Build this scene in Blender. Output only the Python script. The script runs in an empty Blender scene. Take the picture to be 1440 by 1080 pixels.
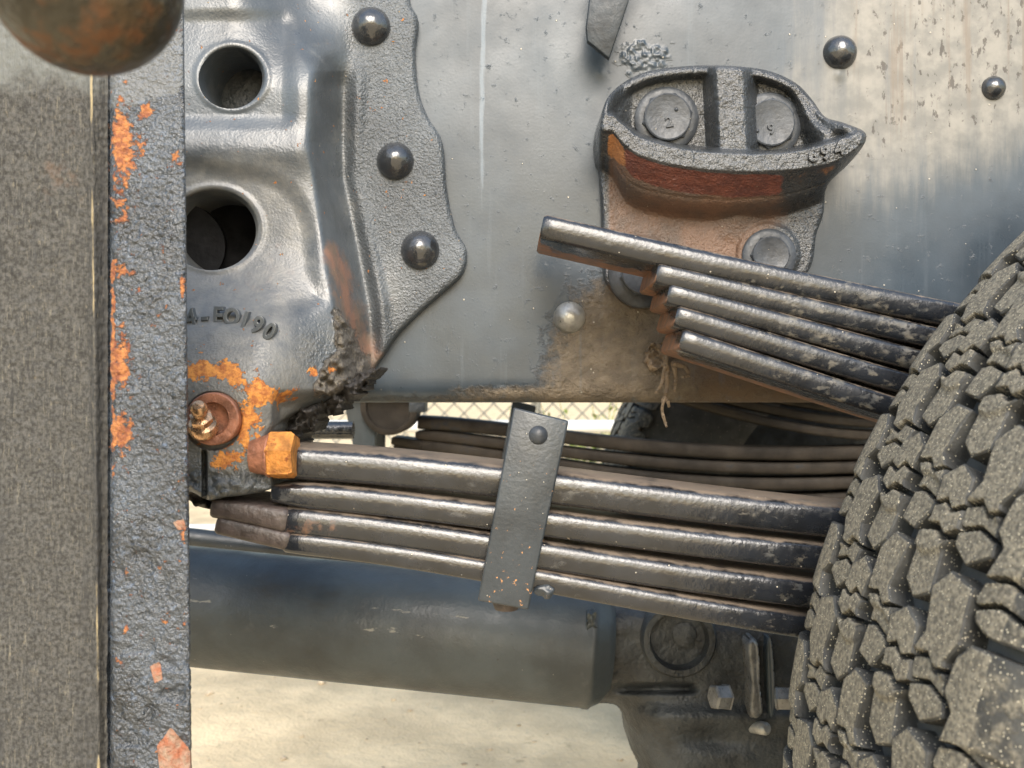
import bpy, math, random
import numpy as np
from mathutils import Vector, Matrix
R = math.radians
random.seed(4)
rng = np.random.default_rng(7)
SC = bpy.context.scene
COL = SC.collection

# ------------------------------------------------------------------ camera
F = 1247.0                       # focal length in photo pixels (1440 wide)
cam_d = bpy.data.cameras.new('camera')
cam_d.sensor_width = 36.0
cam_d.lens = 36.0 * F / 1440.0
cam_d.clip_start = 0.02
cam_d.clip_end = 500
cam_d.dof.use_dof = True
cam_d.dof.focus_distance = 0.72
cam_d.dof.aperture_fstop = 11.0
cam = bpy.data.objects.new('camera', cam_d)
COL.objects.link(cam)
cam.rotation_euler = (R(90), 0, 0)
SC.camera = cam
# ------------------------------------------------------------------ sky + sun
SUN_EL, SUN_AZ = 38.0, 178.0     # wide veiled sun behind the camera (azimuth from +Y, clockwise)
w = bpy.data.worlds.new('World'); SC.world = w; w.use_nodes = True
nt = w.node_tree; nt.nodes.clear()
sky = nt.nodes.new('ShaderNodeTexSky'); sky.sky_type = 'NISHITA'; sky.sun_disc = False
sky.sun_elevation = R(SUN_EL); sky.sun_rotation = R(SUN_AZ)
sky.altitude = 0; sky.air_density = 1.6; sky.dust_density = 3.0; sky.ozone_density = 1.0
bg = nt.nodes.new('ShaderNodeBackground'); bg.inputs['Strength'].default_value = 0.15
wo = nt.nodes.new('ShaderNodeOutputWorld')
nt.links.new(sky.outputs[0], bg.inputs[0]); nt.links.new(bg.outputs[0], wo.inputs[0])
sd = bpy.data.lights.new('sun', 'SUN'); sd.energy = 1.5; sd.angle = R(38); sd.color = (1.0, 0.98, 0.955)
sun = bpy.data.objects.new('sun', sd); COL.objects.link(sun)
ds = Vector((math.sin(R(SUN_AZ))*math.cos(R(SUN_EL)), math.cos(R(SUN_AZ))*math.cos(R(SUN_EL)), math.sin(R(SUN_EL))))
sun.rotation_euler = (-ds).to_track_quat('-Z', 'Y').to_euler()
SC.view_settings.view_transform = 'Standard'; SC.view_settings.look = 'None'
SC.view_settings.exposure = 1.0; SC.view_settings.gamma = 1.0

# ------------------------------------------------------------------ helpers
def P(px, py, d):
    """photo pixel at depth d (metres from the camera) -> world point"""
    return ((px-720.0)*d/F, d, (540.0-py)*d/F)

def cr(pts, n=8, closed=False):
    """Catmull-Rom curve through pts"""
    pts = [np.array(p, float) for p in pts]; m = len(pts); out = []
    rngi = range(m) if closed else range(m-1)
    for i in rngi:
        if closed: p0, p1, p2, p3 = pts[(i-1) % m], pts[i], pts[(i+1) % m], pts[(i+2) % m]
        else:
            p1, p2 = pts[i], pts[i+1]
            p0 = pts[i-1] if i else 2*p1-p2
            p3 = pts[i+2] if i+2 < m else 2*p2-p1
        for k in range(n):
            t = k/n
            out.append(.5*((2*p1)+(-p0+p2)*t+(2*p0-5*p1+4*p2-p3)*t*t+(-p0+3*p1-3*p2+p3)*t**3))
    if not closed: out.append(pts[-1])
    return np.array(out)

def sdpoly(poly):
    """signed distance to a polygon, negative inside"""
    V = np.array(poly, float)
    def f(x, y):
        x = np.asarray(x, float); y = np.asarray(y, float)
        d = np.full(x.shape, 1e18); s = np.ones(x.shape)
        n = len(V); j = n-1
        for i in range(n):
            ex, ey = V[j]-V[i]; wx, wy = x-V[i][0], y-V[i][1]
            L = ex*ex+ey*ey
            t = np.clip((wx*ex+wy*ey)/max(L, 1e-12), 0, 1)
            bx, by = wx-ex*t, wy-ey*t
            d = np.minimum(d, bx*bx+by*by)
            c1 = y >= V[i][1]; c2 = y < V[j][1]; c3 = ex*wy > ey*wx
            flip = (c1 & c2 & c3) | (~c1 & ~c2 & ~c3)
            s = np.where(flip, -s, s); j = i
        return s*np.sqrt(d)
    return f
def sdcirc(cx, cy, r, ry=None):
    if ry is None: return lambda x, y: np.hypot(x-cx, y-cy)-r
    return lambda x, y: (np.hypot((x-cx)/r, (y-cy)/ry)-1)*min(r, ry)
def sdrect(x0, y0, x1, y1, rad=0.0):
    def f(x, y):
        qx = np.abs(x-(x0+x1)/2)-((x1-x0)/2-rad); qy = np.abs(y-(y0+y1)/2)-((y1-y0)/2-rad)
        return np.hypot(np.maximum(qx, 0), np.maximum(qy, 0))+np.minimum(np.maximum(qx, qy), 0)-rad
    return f
def sdseg(ax, ay, bx, by):
    def f(x, y):
        ex, ey = bx-ax, by-ay
        t = np.clip(((x-ax)*ex+(y-ay)*ey)/(ex*ex+ey*ey), 0, 1)
        return np.hypot(x-ax-ex*t, y-ay-ey*t)
    return f
def sdline(pts):
    fs = [sdseg(*a, *b) for a, b in zip(pts[:-1], pts[1:])]
    def f(x, y):
        d = fs[0](x, y)
        for g in fs[1:]: d = np.minimum(d, g(x, y))
        return d
    return f
def ss(a, b, x):
    t = np.clip((x-a)/(b-a), 0, 1); return t*t*(3-2*t)
def gau(x, y, cx, cy, sx, sy=None):
    sy = sy or sx
    return np.exp(-((x-cx)/sx)**2-((y-cy)/sy)**2)
_NG = rng.random((256, 256))
def vnoise(x, y, sc, seed=0):
    """smooth value noise -1..1"""
    x = np.asarray(x)/sc+seed*17.3; y = np.asarray(y)/sc+seed*5.7
    xi = np.floor(x).astype(int); yi = np.floor(y).astype(int)
    fx = x-xi; fy = y-yi; fx = fx*fx*(3-2*fx); fy = fy*fy*(3-2*fy)
    g = lambda a, b: _NG[a % 256, b % 256]
    v = (g(xi, yi)*(1-fx)+g(xi+1, yi)*fx)*(1-fy)+(g(xi, yi+1)*(1-fx)+g(xi+1, yi+1)*fx)*fy
    return v*2-1
def fbm(x, y, sc, seed=0, o=3):
    v = 0; a = 1; t = 0
    for k in range(o):
        v = v+a*vnoise(x, y, sc/2**k, seed+k); t += a; a *= .5
    return v/t

def link(name, me, mat=None, parent=None, smooth=True):
    o = bpy.data.objects.new(name, me); COL.objects.link(o)
    if mat is not None and not me.materials: me.materials.append(mat)
    if smooth: me.shade_smooth() if hasattr(me, 'shade_smooth') else None
    if parent is not None:
        o.parent = parent
        root = parent
        M = Matrix.Translation(world_loc(parent)); o.matrix_parent_inverse = M.inverted()
    return o
def world_loc(o):
    return Vector(o.get('_loc', (0, 0, 0)))
def thing(name, loc, label, cat, group=None):
    o = bpy.data.objects.new(name, None); COL.objects.link(o)
    o.location = loc; o['_loc'] = list(loc); o.empty_display_size = .02
    o['label'] = label; o['category'] = cat
    if group: o['group'] = group
    return o
def tag(o, label, cat, group=None):
    o['label'] = label; o['category'] = cat
    if group: o['group'] = group
    return o
def mesh(name, verts, faces):
    me = bpy.data.meshes.new(name)
    me.from_pydata([tuple(map(float, v)) for v in verts], [], faces); me.update()
    return me
def npmesh(name, V, Q):
    """fast quad mesh from arrays"""
    me = bpy.data.meshes.new(name)
    me.vertices.add(len(V)); me.vertices.foreach_set('co', np.asarray(V, np.float32).ravel())
    Q = np.asarray(Q, np.int32)
    me.loops.add(Q.size); me.loops.foreach_set('vertex_index', Q.ravel())
    me.polygons.add(len(Q)); me.polygons.foreach_set('loop_start', np.arange(0, Q.size, 4, dtype=np.int32))
    me.update(calc_edges=True); me.validate()
    return me
def setattrs(me, attrs):
    for k, v in attrs.items():
        a = me.attributes.new(k, 'FLOAT', 'POINT'); a.data.foreach_set('value', np.asarray(v, np.float32).ravel())

def relief(name, sdf, bbox, step, height, mapf, backf=None, mat=None, parent=None, attrs=None, hole=None):
    """A cast / forged surface: grid over (u,v) inside sdf<0, raised by height(u,v,s), with side walls down to backf."""
    u = np.arange(bbox[0], bbox[2]+step, step); v = np.arange(bbox[1], bbox[3]+step, step)
    U, V = np.meshgrid(u, v); S = sdf(U, V)
    ins = S < 0
    q = ins[:-1, :-1] | ins[1:, :-1] | ins[:-1, 1:] | ins[1:, 1:]
    e = step*.25
    out = (S >= 0) & (S < step*2.2)
    for _ in range(2):
        uo, vo = U[out], V[out]; so = sdf(uo, vo)
        gx = (sdf(uo+e, vo)-sdf(uo-e, vo))/(2*e); gy = (sdf(uo, vo+e)-sdf(uo, vo-e))/(2*e)
        g2 = np.maximum(gx*gx+gy*gy, .2)
        U[out] = uo-np.clip(so*gx/g2, -1.6*step, 1.6*step); V[out] = vo-np.clip(so*gy/g2, -1.6*step, 1.6*step)
    S2 = sdf(U, V); H = height(U, V, S2)
    X, Y, Z = mapf(U, V, H)
    nv, nu = U.shape; idx = np.arange(nv*nu).reshape(nv, nu)
    quads = np.stack([idx[:-1, :-1][q], idx[:-1, 1:][q], idx[1:, 1:][q], idx[1:, :-1][q]], 1)
    used = np.zeros(nv*nu, bool); used[quads.ravel()] = True
    remap = -np.ones(nv*nu, int); remap[used] = np.arange(used.sum())
    quads = remap[quads]
    VV = np.stack([X.ravel()[used], Y.ravel()[used], Z.ravel()[used]], 1)
    n0 = len(VV)
    at = {k: f(U, V).ravel()[used] for k, f in (attrs or {}).items()}
    if backf is not None:
        E = np.concatenate([quads[:, [0, 1]], quads[:, [1, 2]], quads[:, [2, 3]], quads[:, [3, 0]]])
        key = np.sort(E, 1); kk = key[:, 0].astype(np.int64)*n0+key[:, 1]
        un, inv, cnt = np.unique(kk, return_inverse=True, return_counts=True)
        B = E[cnt[inv] == 1]
        bv = np.unique(B); m = -np.ones(n0, int); m[bv] = np.arange(len(bv))
        top = VV[bv]; Uf = U.ravel()[used][bv]; Vf = V.ravel()[used][bv]
        bx, by, bz = backf(Uf, Vf, top)
        bot = np.stack([bx, by, bz], 1)
        VV = np.concatenate([VV, top, bot])
        a, b = m[B[:, 0]]+n0, m[B[:, 1]]+n0; L = len(bv)
        quads = np.concatenate([quads, np.stack([b, a, a+L, b+L], 1)])
        at = {k: np.concatenate([x, x[bv], x[bv]]) for k, x in at.items()}
    me = npmesh(name, VV, quads); setattrs(me, at)
    return link(name, me, mat, parent)
def mpx(D0):
    """relief mapping in photo pixels: surface stands h metres in front of depth D0"""
    def f(u, v, h):
        d = D0-h; return (u-720)*d/F, d, (540-v)*d/F
    return f
def toback(yb):
    return lambda u, v, top: (top[:, 0], np.full(len(top), yb), top[:, 2])

def lathe(name, prof, origin, axis, mat, parent=None, seg=48, smooth=True, up=(0, 0, 1)):
    """prof: list of (distance along axis, radius)"""
    a = Vector(axis).normalized(); x = a.orthogonal().normalized(); y = a.cross(x); o = Vector(origin)
    V, Fc = [], []
    for t, r in prof:
        for k in range(seg):
            an = 2*math.pi*k/seg
            V.append(o+a*t+(x*math.cos(an)+y*math.sin(an))*r)
    for i in range(len(prof)-1):
        for k in range(seg):
            k2 = (k+1) % seg
            Fc.append((i*seg+k, i*seg+k2, (i+1)*seg+k2, (i+1)*seg+k))
    Fc.append(tuple(range(seg))[::-1]); b = (len(prof)-1)*seg; Fc.append(tuple(range(b, b+seg)))
    me = mesh(name, V, Fc); o_ = link(name, me, mat, parent)
    if smooth: autosmooth(me)
    return o_
def autosmooth(me, deg=40):
    try: me.set_sharp_from_angle(angle=R(deg))
    except Exception: pass
def rdome(r, h, n=7, base=0.0):
    """profile of a rivet dome, radius r, height h"""
    rr = (r*r+h*h)/(2*h); out = [(base-.004, r), (base, r)] ; a0 = math.asin(min(1, r/rr)) if rr > r*1.001 else math.pi/2
    if h > r: a0 = math.pi/2; 
    for k in range(1, n+1):
        a = a0*(1-k/n); out.append((base+rr*math.cos(a)-(rr-h), max(rr*math.sin(a), 1e-4)))
    return out
def prism(name, poly, y0, y1, mat, parent=None, bev=0.0015, segs=2):
    """polygon of (x,z) world points extruded from depth y0 to y1, bevelled"""
    import bmesh
    bm = bmesh.new()
    f = [bm.verts.new((p[0], y0, p[1])) for p in poly]; b = [bm.verts.new((p[0], y1, p[1])) for p in poly]
    n = len(poly)
    bm.faces.new(f); bm.faces.new(b[::-1])
    for i in range(n): bm.faces.new((f[i], b[i], b[(i+1) % n], f[(i+1) % n]))
    bmesh.ops.recalc_face_normals(bm, faces=bm.faces)
    if bev: bmesh.ops.bevel(bm, geom=list(bm.edges)+list(bm.verts), offset=bev, segments=segs, affect='EDGES', profile=.5)
    me = bpy.data.meshes.new(name); bm.to_mesh(me); bm.free()
    o = link(name, me, mat, parent); autosmooth(me, 50)
    return o
def pprism(name, pxpoly, d, y1, mat, parent=None, bev=.0015):
    return prism(name, [(P(x, y, d)[0], P(x, y, d)[2]) for x, y in pxpoly], d, y1, mat, parent, bev)
def tube(name, pts, rad, mat, parent=None, seg=16, cap=True):
    pts = [Vector(p) for p in pts]; V, Fc = [], []
    rads = rad if hasattr(rad, '__len__') else [rad]*len(pts)
    nrm = None
    for i, p in enumerate(pts):
        t = (pts[min(i+1, len(pts)-1)]-pts[max(i-1, 0)]).normalized()
        if nrm is None: nrm = t.orthogonal().normalized()
        nrm = (nrm-t*nrm.dot(t)).normalized(); b = t.cross(nrm)
        for k in range(seg):
            a = 2*math.pi*k/seg; V.append(p+(nrm*math.cos(a)+b*math.sin(a))*rads[i])
    for i in range(len(pts)-1):
        for k in range(seg):
            k2 = (k+1) % seg; Fc.append((i*seg+k, i*seg+k2, (i+1)*seg+k2, (i+1)*seg+k))
    if cap:
        Fc.append(tuple(range(seg))[::-1]); b = (len(pts)-1)*seg; Fc.append(tuple(range(b, b+seg)))
    me = mesh(name, V, Fc); o = link(name, me, mat, parent); autosmooth(me)
    return o
def joinmesh(name, parts):
    """list of (verts, faces) -> one mesh"""
    V, Fc = [], []
    for v, f in parts:
        b = len(V); V += list(v); Fc += [tuple(i+b for i in q) for q in f]
    return mesh(name, V, Fc)
def text_geo(s, size, ext, bev):
    """letter geometry in its own xy plane"""
    cu = bpy.data.curves.new('t', 'FONT'); cu.body = s; cu.size = size; cu.extrude = ext; cu.bevel_depth = bev; cu.bevel_resolution = 1
    cu.align_x = 'CENTER'; cu.align_y = 'CENTER'; cu.offset = bev*.6; cu.resolution_u = 4
    o = bpy.data.objects.new('t', cu); COL.objects.link(o)
    bpy.context.view_layer.update()
    me = bpy.data.meshes.new_from_object(o.evaluated_get(bpy.context.evaluated_depsgraph_get()))
    V = [v.co.copy() for v in me.vertices]; Fc = [tuple(p.vertices) for p in me.polygons]
    bpy.data.objects.remove(o); bpy.data.curves.remove(cu); bpy.data.meshes.remove(me)
    return V, Fc
def lettering(name, items, size, ext, mat, parent, bev=.0005, squash=1.0):
    """items: (char, px, py, depth, rotation deg)"""
    parts = []
    for ch, px, py, d, rot in items:
        V, Fc = text_geo(ch, size, ext, bev)
        c, s = math.cos(R(rot)), math.sin(R(rot)); x0, y0, z0 = P(px, py, d)
        parts.append(([(x0+(v.x*c*squash-v.y*s), y0-v.z, z0+(v.x*s*squash+v.y*c)) for v in V], Fc))
    o = link(name, joinmesh(name, parts), mat, parent, smooth=False)
    return o
def copytree(o, parent=None):
    c = o.copy(); COL.objects.link(c)
    if parent is not None:
        c.parent = parent; c.matrix_parent_inverse = o.matrix_parent_inverse.copy()
    for ch in [x for x in bpy.data.objects if x.parent == o]: copytree(ch, c)
    return c

# ------------------------------------------------------------------ materials
def material(name, base, rough=.45, metallic=0.0, spec=.5, coat=0.0, var=None, bumps=(), layers=(), specks=None, base2=None):
    """base colour + soft variation + bumps + layered stains (each by vertex attribute and/or noise)"""
    m = bpy.data.materials.new(name); m.use_nodes = True; nt = m.node_tree; N = nt.nodes; L = nt.links
    b = N['Principled BSDF']; geo = N.new('ShaderNodeNewGeometry')
    def val(x):
        n = N.new('ShaderNodeValue'); n.outputs[0].default_value = x; return n.outputs[0]
    def noise(scale, stretch=(1, 1, 1), detail=5, rgh=.6):
        mp = N.new('ShaderNodeMapping'); mp.inputs['Scale'].default_value = stretch; L.new(geo.outputs['Position'], mp.inputs['Vector'])
        n = N.new('ShaderNodeTexNoise'); n.inputs['Scale'].default_value = scale; n.inputs['Detail'].default_value = detail; n.inputs['Roughness'].default_value = rgh
        L.new(mp.outputs[0], n.inputs['Vector']); return n.outputs['Fac']
    def mapr(x, a, c, o0=0.0, o1=1.0):
        n = N.new('ShaderNodeMapRange'); n.interpolation_type = 'SMOOTHSTEP'
        n.inputs['From Min'].default_value = a; n.inputs['From Max'].default_value = c
        n.inputs['To Min'].default_value = o0; n.inputs['To Max'].default_value = o1; L.new(x, n.inputs['Value']); return n.outputs[0]
    def math_(op, x, y):
        n = N.new('ShaderNodeMath'); n.operation = op
        for i, q in enumerate((x, y)):
            if isinstance(q, (int, float)): n.inputs[i].default_value = q
            else: L.new(q, n.inputs[i])
        return n.outputs[0]
    def mix(f, a, c):
        n = N.new('ShaderNodeMix'); n.data_type = 'RGBA'; L.new(f, n.inputs['Factor'])
        for k, q in (('A', a), ('B', c)):
            s = [i for i in n.inputs if i.name == k and i.type == 'RGBA'][0]
            if isinstance(q, tuple): s.default_value = (*q, 1)
            else: L.new(q, s)
        return [o for o in n.outputs if o.type == 'RGBA'][0]
    def mixf(f, a, c):
        n = N.new('ShaderNodeMix'); n.data_type = 'FLOAT'; L.new(f, n.inputs['Factor'])
        for k, q in (('A', a), ('B', c)):
            s = [i for i in n.inputs if i.name == k and i.type == 'VALUE'][0]
            if isinstance(q, (int, float)): s.default_value = q
            else: L.new(q, s)
        return [o for o in n.outputs if o.type == 'VALUE'][0]
    if var is None: var = (18, .25)
    v = mapr(noise(var[0]), .3, .7)
    c2 = base2 or tuple(min(1, q*(1+var[1]*2.2)) for q in base); c1 = tuple(q*(1-var[1]) for q in base)
    col = mix(v, c1, c2)
    rg = mapr(noise(var[0]*3), .3, .7, max(.03, rough-.07), rough+.09)
    hgt = None; 
    for sc, st, *rest in bumps:
        stretch = rest[0] if rest else (1, 1, 1)
        h = math_('MULTIPLY', noise(sc, stretch, 3, .55), st)
        if len(rest) > 1:
            a = N.new('ShaderNodeAttribute'); a.attribute_name = rest[1]; h = math_('MULTIPLY', h, a.outputs['Fac'])
        hgt = h if hgt is None else math_('ADD', hgt, h)
    met = None
    for ly in layers:
        n = noise(ly.get('scale', 60), ly.get('stretch', (1, 1, 1)), 7, .65)
        n = math_('SUBTRACT', n, .5)
        src = math_('MULTIPLY', n, ly.get('nw', 2.0))
        if ly.get('attr'):
            a = N.new('ShaderNodeAttribute'); a.attribute_name = ly['attr']; src = math_('ADD', src, a.outputs['Fac'])
        if ly.get('up'):          # dirt settles on faces turned upwards
            sx = N.new('ShaderNodeSeparateXYZ'); L.new(geo.outputs['Normal'], sx.inputs[0]); src = math_('ADD', src, math_('MULTIPLY', sx.outputs['Z'], ly['up']))
        if ly.get('edge'):
            src = math_('ADD', src, math_('MULTIPLY', math_('SUBTRACT', geo.outputs['Pointiness'], .5), ly['edge']))
        mk = mapr(src, ly.get('lo', .35), ly.get('hi', .55), 0, ly.get('amt', 1.0))
        cc = ly['color']
        if ly.get('color2'): cc = mix(mapr(noise(ly.get('cscale', ly.get('scale', 60)*1.7)), .35, .65), ly['color'], ly['color2'])
        col = mix(mk, col, cc); rg = mixf(mk, rg, ly.get('rough', .85))
        if ly.get('bump'):
            h = math_('MULTIPLY', math_('MULTIPLY', noise(ly.get('bscale', 400), (1, 1, 1), 4), ly['bump']), mk); hgt = h if hgt is None else math_('ADD', hgt, h)
        if ly.get('lift'):
            h = math_('MULTIPLY', mk, ly['lift']); hgt = h if hgt is None else math_('ADD', hgt, h)
    if specks:
        sc, th, scol, amt = specks
        vo = N.new('ShaderNodeTexVoronoi'); vo.inputs['Scale'].default_value = sc; L.new(geo.outputs['Position'], vo.inputs['Vector'])
        wn = N.new('ShaderNodeSeparateColor'); L.new(vo.outputs['Color'], wn.inputs[0])
        mk = math_('MULTIPLY', mapr(vo.outputs['Distance'], th*.5, th, 1, 0), mapr(wn.outputs[0], 1-amt, 1-amt+.02))
        col = mix(mk, col, scol); hgt = math_('MULTIPLY', mk, .0006) if hgt is None else math_('ADD', hgt, math_('MULTIPLY', mk, .0005))
    L.new(col, b.inputs['Base Color']); L.new(rg, b.inputs['Roughness'])
    b.inputs['Metallic'].default_value = metallic
    b.inputs['Specular IOR Level'].default_value = spec
    if coat: b.inputs['Coat Weight'].default_value = coat; b.inputs['Coat Roughness'].default_value = .18
    if hgt is not None:
        bp = N.new('ShaderNodeBump'); bp.inputs['Strength'].default_value = 1.0; bp.inputs['Distance'].default_value = 1.0
        L.new(hgt, bp.inputs['Height']); L.new(bp.outputs[0], b.inputs['Normal'])
        if coat: L.new(bp.outputs[0], b.inputs['Coat Normal'])
    return m

RUST = (.42, .115, .022); RUST2 = (.62, .25, .05); MUD = (.16, .125, .085); TAN = (.34, .29, .21)
BLK = (.035, .038, .042)
M_rail = material('rail_paint', (.042, .057, .073), .34, spec=.55, var=(7, .2), bumps=[(420, .00008), (60, .00008), (9, .0007)],
    layers=[dict(attr='haze', color=(.16, .158, .145), color2=(.25, .24, .215), scale=60, cscale=45, stretch=(1, 1, .10), nw=1.1, lo=.25, hi=1.05, rough=.5),
            dict(attr='brown', color=(.13, .092, .06), scale=40, nw=1.2, lo=.3, hi=.8, rough=.8),
            dict(attr='mud', color=(.13, .108, .082), color2=(.20, .165, .122), scale=110, cscale=60, nw=1.5, lo=.12, hi=.95, rough=.85, bump=.0040, bscale=200),
            dict(color=(.03, .03, .03), scale=150, nw=2, lo=.47, hi=.56, rough=.6, amt=.45),
            dict(attr='haze', color=(.06, .052, .045), scale=130, stretch=(1, 1, .5), nw=3.4, lo=1.25, hi=1.4, rough=.7, amt=.8), dict(attr='haze', color=(.17, .14, .11), scale=70, stretch=(1, 1, .04), nw=2.6, lo=1.05, hi=1.35, rough=.6, amt=.7),
            dict(color=(.10, .125, .15), scale=60, stretch=(1, 1, .05), nw=2.8, lo=.1, hi=.7, rough=.45, amt=.6),
            dict(attr='streak', color=(.42, .52, .62), scale=300, nw=1.2, stretch=(1, 1, .1), lo=.4, hi=.9, rough=.6, amt=.22)],
    specks=(95, .10, (.45, .42, .36), .25))
M_cast = material('cast_paint', (.065, .075, .084), .34, spec=.8, coat=.12, var=(14, .2), bumps=[(480, .0020, (1, 1, 1), 'grain'), (190, .0014, (1, 1, 1), 'grain'), (40, .0004)],
    layers=[dict(color=(.19, .19, .18), scale=26, nw=2.2, lo=.15, hi=.6, rough=.42, amt=.6),
            dict(attr='brown', color=(.15, .11, .08), color2=(.25, .13, .085), scale=60, cscale=40, nw=1.8, lo=.25, hi=1.0, rough=.75),
            dict(attr='smooth', color=(.15, .152, .148), color2=(.22, .215, .195), scale=50, nw=1.2, lo=.2, hi=.9, rough=.42, amt=.75),
            dict(attr='mud', color=(.07, .06, .05), color2=(.15, .135, .11), scale=200, nw=1.3, lo=.35, hi=.6, rough=.9, bump=.004, bscale=260),
            dict(attr='rust', color=(.36, .11, .022), color2=(.68, .28, .05), scale=130, cscale=200, nw=2.9, lo=.47, hi=.58, rough=.85, bump=.0009, bscale=500)],
    specks=(130, .10, (.40, .30, .17), .16))
M_bump_cast = material('bracket_paint', (.028, .031, .034), .27, spec=.9, coat=.2, var=(20, .25), bumps=[(600, .0011), (260, .0016)],
    layers=[dict(color=(.12, .12, .118), scale=40, nw=2, lo=.3, hi=.7, rough=.5, amt=.3),
            dict(attr='brown', color=(.085, .058, .042), color2=(.155, .085, .05), scale=45, cscale=25, nw=1.0, lo=.3, hi=.75, rough=.62),
            dict(attr='red', color=(.085, .020, .013), color2=(.135, .034, .018), scale=60, nw=.9, lo=.4, hi=.6, rough=.5),
            dict(attr='orange', color=(.36, .15, .045), scale=60, nw=.9, lo=.4, hi=.6, rough=.6)],
    specks=(150, .10, (.5, .45, .36), .16))
M_gloss = material('rivet_paint', (.022, .024, .027), .20, spec=1.0, coat=.3, var=(60, .3), bumps=[(120, .0006), (60, .0008)], layers=[dict(color=(.16, .13, .09), scale=220, nw=2.6, lo=.42, hi=.6, rough=.8, amt=.8)], specks=(220, .12, (.3, .2, .1), .05))
M_steel = material('dull_steel', (.34, .34, .325), .34, metallic=.55, var=(70, .25), bumps=[(260, .0006)], layers=[dict(color=MUD, scale=120, nw=2, lo=.3, hi=.55, rough=.8, amt=.6)])
M_steel2 = material('grey_steel', (.15, .15, .145), .32, metallic=.3, var=(70, .25), bumps=[(260, .0004)])
M_bolt = material('bolt_paint', (.040, .046, .055), .40, spec=.45, var=(60, .25), bumps=[(300, .0004)], specks=(200, .12, (.4, .36, .28), .2))
M_leaf = material('spring_paint', (.012, .014, .018), .22, spec=.75, coat=.25, var=(30, .25), bumps=[(300, .00025), (70, .0003), (22, .0004)],
    layers=[dict(color=(.15, .15, .145), scale=75, stretch=(.6, 1, 1), nw=2.4, lo=.2, hi=.5, rough=.5, amt=.32),
            dict(up=.9, color=(.17, .13, .095), scale=60, nw=.9, lo=.62, hi=.92, rough=.85),
            dict(attr='brown', color=(.17, .095, .055), color2=(.27, .12, .055), scale=60, nw=1.0, lo=.4, hi=.65, rough=.8),
            dict(color=(.42, .34, .24), scale=130, nw=2.6, lo=.50, hi=.58, rough=.9, amt=.8),
            dict(attr='worn', color=(.07, .075, .075), color2=(.20, .18, .14), scale=150, stretch=(.6, 1, 1), cscale=110, nw=3.0, lo=.55, hi=1.0, rough=.6, amt=.6)],
    specks=(160, .13, (.5, .46, .38), .10))
M_leaf_far = material('spring_brown', (.03, .024, .018), .75, spec=.3, var=(14, .35), bumps=[(200, .0005)], layers=[dict(color=(.03, .03, .032), scale=14, nw=2.6, lo=.2, hi=.4, rough=.7)])  # brown darkened in the colour to carry the shade under the rail
M_leaf_tip = material('spring_tip', (.045, .035, .032), .45, spec=.6, var=(60, .4), bumps=[(300, .0006), (90, .0009)], layers=[dict(color=(.09, .055, .045), scale=90, nw=2, lo=.2, hi=.5)])
M_clip = material('clip_paint', (.03, .037, .044), .38, spec=.6, var=(25, .2), bumps=[(300, .0004)], layers=[dict(attr='rust', color=(.5, .25, .1), scale=220, nw=2.6, lo=.5, hi=.6)], specks=(170, .12, (.35, .33, .28), .35))
M_bar = material('bar_paint', (.022, .028, .034), .45, spec=.4, var=(60, .3), bumps=[(300, .0004)], layers=[dict(color=(.14, .06, .03), scale=160, nw=2.4, lo=.45, hi=.6)])
M_dark = material('cavity_shade', (.010, .010, .011), .7, spec=.2, var=(60, .3), bumps=[(200, .0006)])  # near-black colour carries the shade inside the hanger's lower hole
M_tube = material('tube_paint', (.036, .045, .050), .42, spec=.6, var=(9, .3), bumps=[(60, .0008), (400, .0003)],
    layers=[dict(color=(.035, .03, .022), scale=12, stretch=(.4, 1, 1), nw=2, lo=.2, hi=.6, rough=.7), dict(color=(.08, .085, .085), scale=55, nw=2.6, lo=.2, hi=.6, rough=.6, amt=.4), dict(color=(.02, .02, .02), scale=90, nw=2.4, lo=.38, hi=.5, rough=.5, amt=.6),
            dict(attr='chalk', color=(.30, .29, .25), scale=160, stretch=(.35, 1, 1), nw=2.0, lo=.55, hi=.75, rough=.8, amt=.8)], specks=(90, .07, (.2, .19, .16), .2))
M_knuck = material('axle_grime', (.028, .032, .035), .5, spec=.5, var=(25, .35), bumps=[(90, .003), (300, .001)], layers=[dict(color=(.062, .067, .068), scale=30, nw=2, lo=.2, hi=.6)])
M_band = material('bumper_flange', (.035, .042, .052), .22, spec=.9, var=(30, .35), bumps=[(480, .0020), (190, .0022)],
    layers=[dict(attr='smooth', color=(.11, .12, .13), scale=30, nw=.3, lo=.4, hi=.6, rough=.45),
            dict(color=(.11, .15, .22), scale=150, nw=2.4, lo=.10, hi=.5, rough=.3, amt=.6),
            dict(color=(.28, .25, .17), scale=60, nw=2.6, lo=.42, hi=.62, rough=.7, amt=.5),
            dict(attr='rust', color=(.20, .055, .02), color2=(.46, .18, .05), scale=170, cscale=210, nw=3.2, lo=.42, hi=.66, rough=.85, bump=.0012, bscale=500),
            dict(attr='peel', color=(.30, .21, .15), color2=(.30, .10, .045), scale=160, cscale=120, nw=1.0, lo=.46, hi=.52, rough=.9, lift=-.0006)])
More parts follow.
